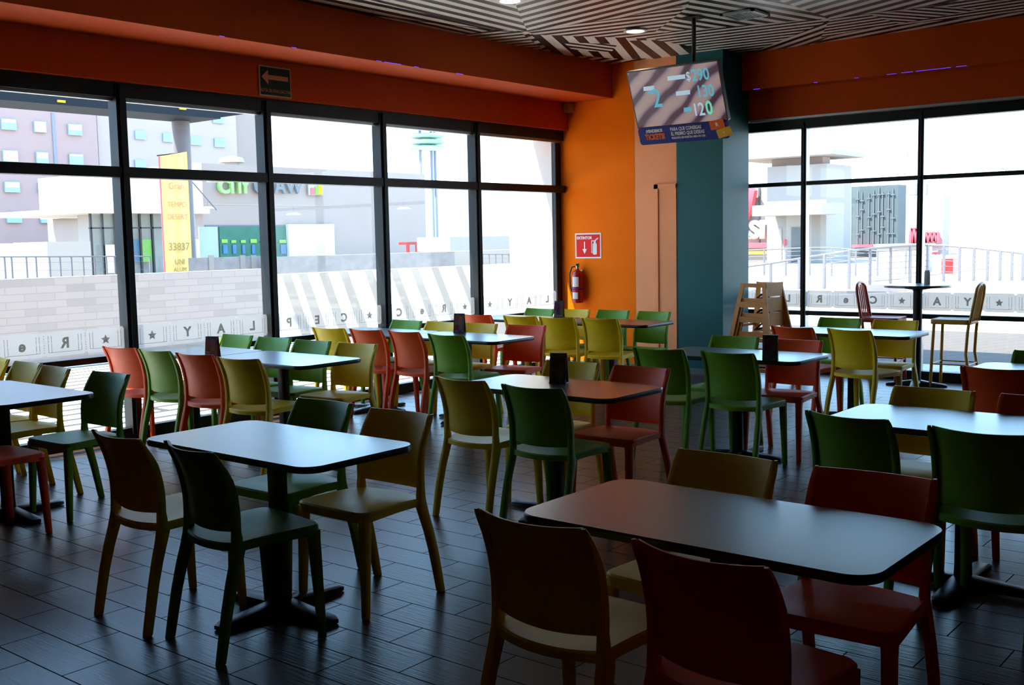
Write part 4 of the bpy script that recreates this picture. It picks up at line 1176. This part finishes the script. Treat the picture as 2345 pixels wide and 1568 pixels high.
o = MB().box(*box_y(1030, 1210, 541, 572, 48, 3)).build('pale_blue_wall', M['lightgrey']); tag(o, 'pale blue-grey wall band behind the far parapet', 'wall')
o = MB().box(*box_y(960, 1212, 574, 590, 40, 1, -.12)).build('planter_wall', M['beige_r']); tag(o, 'low pale parapet below the blue-grey wall band', 'parapet')
pts = []
for px in (1105, 1120, 1135, 1150, 1165, 1180, 1195):
    a = at_y(px, 582, 30); pts.append((a.x, a.y, -.12, a.z))
railing('terrace_railing', pts, 0, 'small pale railing seen beside the white wing wall', n_wire=4, r=.02)
def red_table():
    Y = 52; t = empty('red_garden_table', (0, 0, 0), 0, 'small red table seen against the grey shop wall', 'table')
    MB().box(*box_y(932, 959, 554, 560, Y, .8)).build('top', M['red_paint'], t)
    for px in (932, 953): MB().box(*box_y(px, px + 6, 560, 577, Y, .1, -.12)).build('leg', M['red_paint'], t)
red_table()
# pendant lamps on cables
def pendant(px, py, Y, lab, ax='y'):
    q = at_y(px, py, Y) if ax == 'y' else at_x(px, py, Y)
    t = empty('hanging_lamp', q, 0, lab, 'hanging lamp', 'lamps hung on cables outside')
    s = .0165 * (q - CAM).length / 2.5
    MB().lathe([(s * .25, s * .25), (s * .6, s * .2), (s, 0), (s * .98, -s * .06), (s * .1, -s * .06)], n=18).build('shade', M['lightgrey'], t, smooth=True)
    MB().tube([(0, 0, s * .2), (0, 0, s * .9)], s * .05, 6).build('stem', M['rail'], t)
pendant(475, 477, 24, 'grey disc lamp hanging right of the round post'); pendant(672, 491, 24, 'pale disc lamp hanging before the white shop panel'); pendant(925, 478, 24, 'pale disc lamp hanging before the right end of the grey building')
pendant(490, 416, 15, 'dark disc lamp hanging just under the window transom')
# white wing wall outside the left glazing
o = MB().box(10.97, 11.4, 8.21, 8.98, -.1, 5.0).build('wing_wall', M['paleconc']); tag(o, 'white wing wall just outside the last left window', 'wall')

# ---- right-hand outside
def white_tower():
    X = 60
    t = empty('white_tower_building', (0, 0, 0), 0, 'white square tower with a flat overhanging roof beyond the right window', 'building')
    c = at_x(1893, 400, X); l = at_x(1757, 400, X); r = at_y(1950, 400, c.y)
    z1 = at_x(1893, 374, X).z
    MB().box(X, r.x, c.y, l.y, -.12, z1).build('shaft', M['tower'], t)
    z2 = at_x(1893, 356, X).z; z3 = at_x(1893, 346, X).z
    MB().box(X + .6, r.x - 2, c.y + .5, l.y + .0, z1, z2).build('neck', M['mallgrey'], t)
    MB().box(X - 1.2, r.x + .1, c.y - .8, l.y + 1.8, z2, z3).build('roof_slab', M['tower'], t)
    zz = at_x(1800, 483, X).z
    a = at_x(1722, 483, X - 3); b = at_x(1882, 483, X - 3)
    MB().box(X - 3, X, b.y, a.y, zz - .3, zz + .3).build('entrance_canopy', M['tower'], t)
    MB().box(*box_x(1776, 1790, 522, 590, X - .05, .1, -.12)).build('glass_door', M['lightgrey'], t)
    MB().box(*box_x(1812, 1840, 520, 590, X - .05, .1, -.12)).build('glass_door', M['panelgrey'], t)
    MB().box(*box_x(1795, 1799, 548, 562, X - .2, .1)).build('red_mark', M['pinkred'], t)
white_tower()
def casino():
    X = 64
    t = empty('casino_building', (0, 0, 0), 0, 'grey building with large red letters and white CASI lettering beside the teal column', 'building')
    MB().box(*box_x(1640, 1768, 428, 600, X, 6, -.12)).build('wall', M['lightgrey'], t)
    MB().box(*box_x(1736, 1740, 430, 562, X - .1, .1)).build('downpipe', M['rail'], t)
    q = at_x(1752, 527, X - .25); text('white_lettering', 'CASI', 1.5, M['sign_white'], on_xwall(q.x, q.y, q.z), t, bold=.08, align='RIGHT', depth=.1)
    # sweeping red sign letters
    s = MB(); rnd = random.Random(3)
    q0 = at_x(1712, 468, X - .5); q1 = at_x(1756, 468, X - .5); w = (q0.y - q1.y)
    for k in range(5):
        y = q0.y + 1.2 - k * w / 4
        pts = [(X - .5, y + .35, q0.z - 1.0), (X - .5, y, q0.z - .2), (X - .5, y - .25, q0.z + .8), (X - .5, y + .25, q0.z + 1.3)]
        s.tube(pts, [.25, .32, .3, .15], 8)
    s.build('red_lettering', M['pinkred'], t, smooth=True)
    MB().box(*box_x(1640, 1768, 556, 568, X - .4, .4)).build('red_band', M['pinkred'], t)
    MB().box(*box_x(1640, 1768, 576, 582, X - 2, 1)).build('yellow_band', M['pr_yellow'], t)
casino()
def panel_building():
    X = 72
    t = empty('panel_building', (0, 0, 0), 0, 'dark blue-grey building clad in staggered vertical panels', 'building')
    b = box_x(1950, 2057, 425, 600, X, 1.5, -.12)
    MB().box(*b).build('wall', M['panelgrey'], t)
    rnd = random.Random(5); g = MB()
    for k, px in enumerate((1963, 1973, 1989, 2000, 2012, 2020, 2034, 2044)):
        g.box(*box_x(px, px + 2, 428 + rnd.uniform(0, 15), 560, X - .08, .06))
        for j in range(3):
            py = 440 + rnd.uniform(0, 20) + j * 38; g.box(*box_x(px - 4, px + 5, py, py + 2.5, X - .1, .06))
    g.build('panel_joints', M['signdk'], t)
    MB().box(*box_x(1950, 1998, 560, 566, X - .5, .4)).build('red_band', M['pinkred'], t)
panel_building()
def grey_building():
    X = 80
    t = empty('grey_building', (0, 0, 0), 0, 'light grey building with red script lettering behind the right mullion', 'building')
    MB().box(*box_x(2056, 2160, 450, 600, X, 1.5, -.12)).build('wall', M['lightgrey'], t)
    MB().box(*box_x(2069, 2095, 420, 446, X + 2, 3)).build('roof_unit', M['lightgrey'], t)
    s = MB(); a = at_x(2085, 552, X - .3); b = at_x(2150, 552, X - .3); w = a.y - b.y; pts = []
    for k in range(90):
        u = k / 89; pts.append((X - .3, a.y - w * u, a.z + (.9 * abs(math.sin(u * 22)) - .2) * (1.3 if u < .3 else .8)))
    s.tube(pts, .16, 6); s.tube([(X - .3, a.y + .2, a.z - .9), (X - .3, b.y, a.z - .8)], .14, 6); s.build('red_script', M['pinkred'], t, smooth=True)
grey_building()
o = MB().box(*box_x(2165, 2420, 395, 520, 85, 6, -.12)).build('beige_building', M['beige_r']); tag(o, 'large plain beige building filling the right side of the right window', 'building')
MB().box(*box_x(2172, 2420, 517, 560, 84, .9, -.12)).build('white_plinth', M['paleconc'], o)
pendant(2078, 368, 30, 'grey disc lamp hanging left of the right-hand mullion', 'x'); pendant(2303, 403, 30, 'grey disc lamp hanging just under the right transom', 'x')
pts1 = [at_x(px, py, 30) for px, py in ((1990, 372), (2110, 350), (2345, 318))]
o = MB().tube([tuple(p) for p in pts1], .012, 5).build('overhead_cable', M['rail']); tag(o, 'thin overhead cable crossing the sky in the right window', 'cable')

# curved bridge railing
RAIL = [(1700, 612, 666, 30), (1765, 603, 664, 29), (1830, 592, 662, 28), (1888, 583, 661, 27), (1945, 574, 661, 27), (1993, 569, 652, 28), (2040, 565, 650, 29), (2085, 562, 648, 29.5), (2125, 561, 645, 30),
        (2162, 562, 644, 30), (2198, 565, 643.5, 30), (2231, 567, 643, 30), (2262, 571, 643, 30), (2291, 574, 642.5, 30), (2318, 577, 642, 30), (2343, 580, 642, 30), (2380, 584, 642, 30)]
pts = []
for px, pt_, pb, X in RAIL:
    a = at_x(px, pt_, X); b = at_x(px, pb, X); pts.append((a.x, a.y, b.z, a.z))
railing('bridge_railing', pts, 0, 'curved grey bridge railing with wire infill outside the right window', n_wire=6, r=.03)
pts2 = []
for px, pt_, pb in ((1690, 574, 628), (1750, 571, 630), (1800, 569, 632), (1855, 567, 632), (1905, 567, 632), (1960, 572, 632), (2010, 574, 632), (2075, 574, 630)):
    a = at_x(px, pt_, 38); b = at_x(px, pb, 38); pts2.append((a.x, a.y, b.z, a.z))
railing('bridge_railing', pts2, 0, 'second thinner grey railing farther behind the curved one', n_wire=6, r=.025)
# bridge deck edge: slab along the first rail
def ribbon(name, pts, dz0, dz1, w, m, label, cat):
    rings = []
    for i, p in enumerate(pts):
        rings.append([(p[0] - .15, p[1], p[2] + dz0), (p[0] - .15, p[1], p[2] + dz1), (p[0] + w, p[1], p[2] + dz1), (p[0] + w, p[1], p[2] + dz0)])
    o = MB().loft(rings).build(name, M[m]); tag(o, label, cat); return o
ribbon('bridge_slab', pts, -.30, .0, 4.0, 'mallgrey', 'grey concrete bridge slab under the curved railing', 'bridge')
ps = [(at_x(px, 665, 24).x, at_x(px, 665, 24).y, at_x(px, py, 24).z, 0) for px, py in ((1690, 668), (1900, 676), (2120, 668), (2400, 664))]
ribbon('stone_curb', ps, -.5, .0, .6, 'concrete', 'pale concrete curb below the bridge railing', 'curb')
q = at_x(2175, 600, 44)
o = MB().box(q.x - .3, q.x + .3, q.y - .22, q.y + .22, at_x(2175, 626, 44).z, at_x(2175, 592, 44).z).build('red_bin', M['red_paint'])
tag(o, 'dark red box standing on the plaza behind the bridge railing', 'bin')
def kiosk():
    q = at_x(2070, 610, 46); t = empty('plaza_kiosk', (q.x, q.y, -.12), 0, 'small white and pink kiosk on the plaza behind the railing', 'kiosk')
    MB().box(-.5, .5, -1.0, 1.0, 0, 1.1).build('counter', M['beige_r'], t); MB().box(-.6, .6, -1.1, 1.1, 1.1, 1.2).build('top', M['paleconc'], t)
kiosk()
def motorbike():
    q = at_x(2322, 612, 95); z = -.12
    t = empty('parked_car', (q.x, q.y, z), 0, 'dark parked car far away at the right edge of the right window', 'car')
    body = MB(); L = 2.1
    pr = [(-L, .35), (-L, .75), (-1.3, .92), (-.8, 1.35), (.7, 1.38), (1.4, .95), (L, .8), (L, .35)]
    body.slab(pr, 'x', -.8, .8); body.build('body', M['signdk'], t)
    MB().slab([(-1.15, .95), (-.72, 1.28), (.62, 1.30), (1.2, .97)], 'x', -.82, .82).build('windows', M['shopglass'], t)
    for yy in (-1.3, 1.3):
        for xx in (-.84, .66):
            w = MB(); rings = [[(xx + a, yy + .34 * math.cos(2 * PI * k / 16), .34 + .34 * math.sin(2 * PI * k / 16)) for k in range(16)] for a in (0, .18)]
            w.loft(rings).build('wheel', M['black'], t)
motorbike()
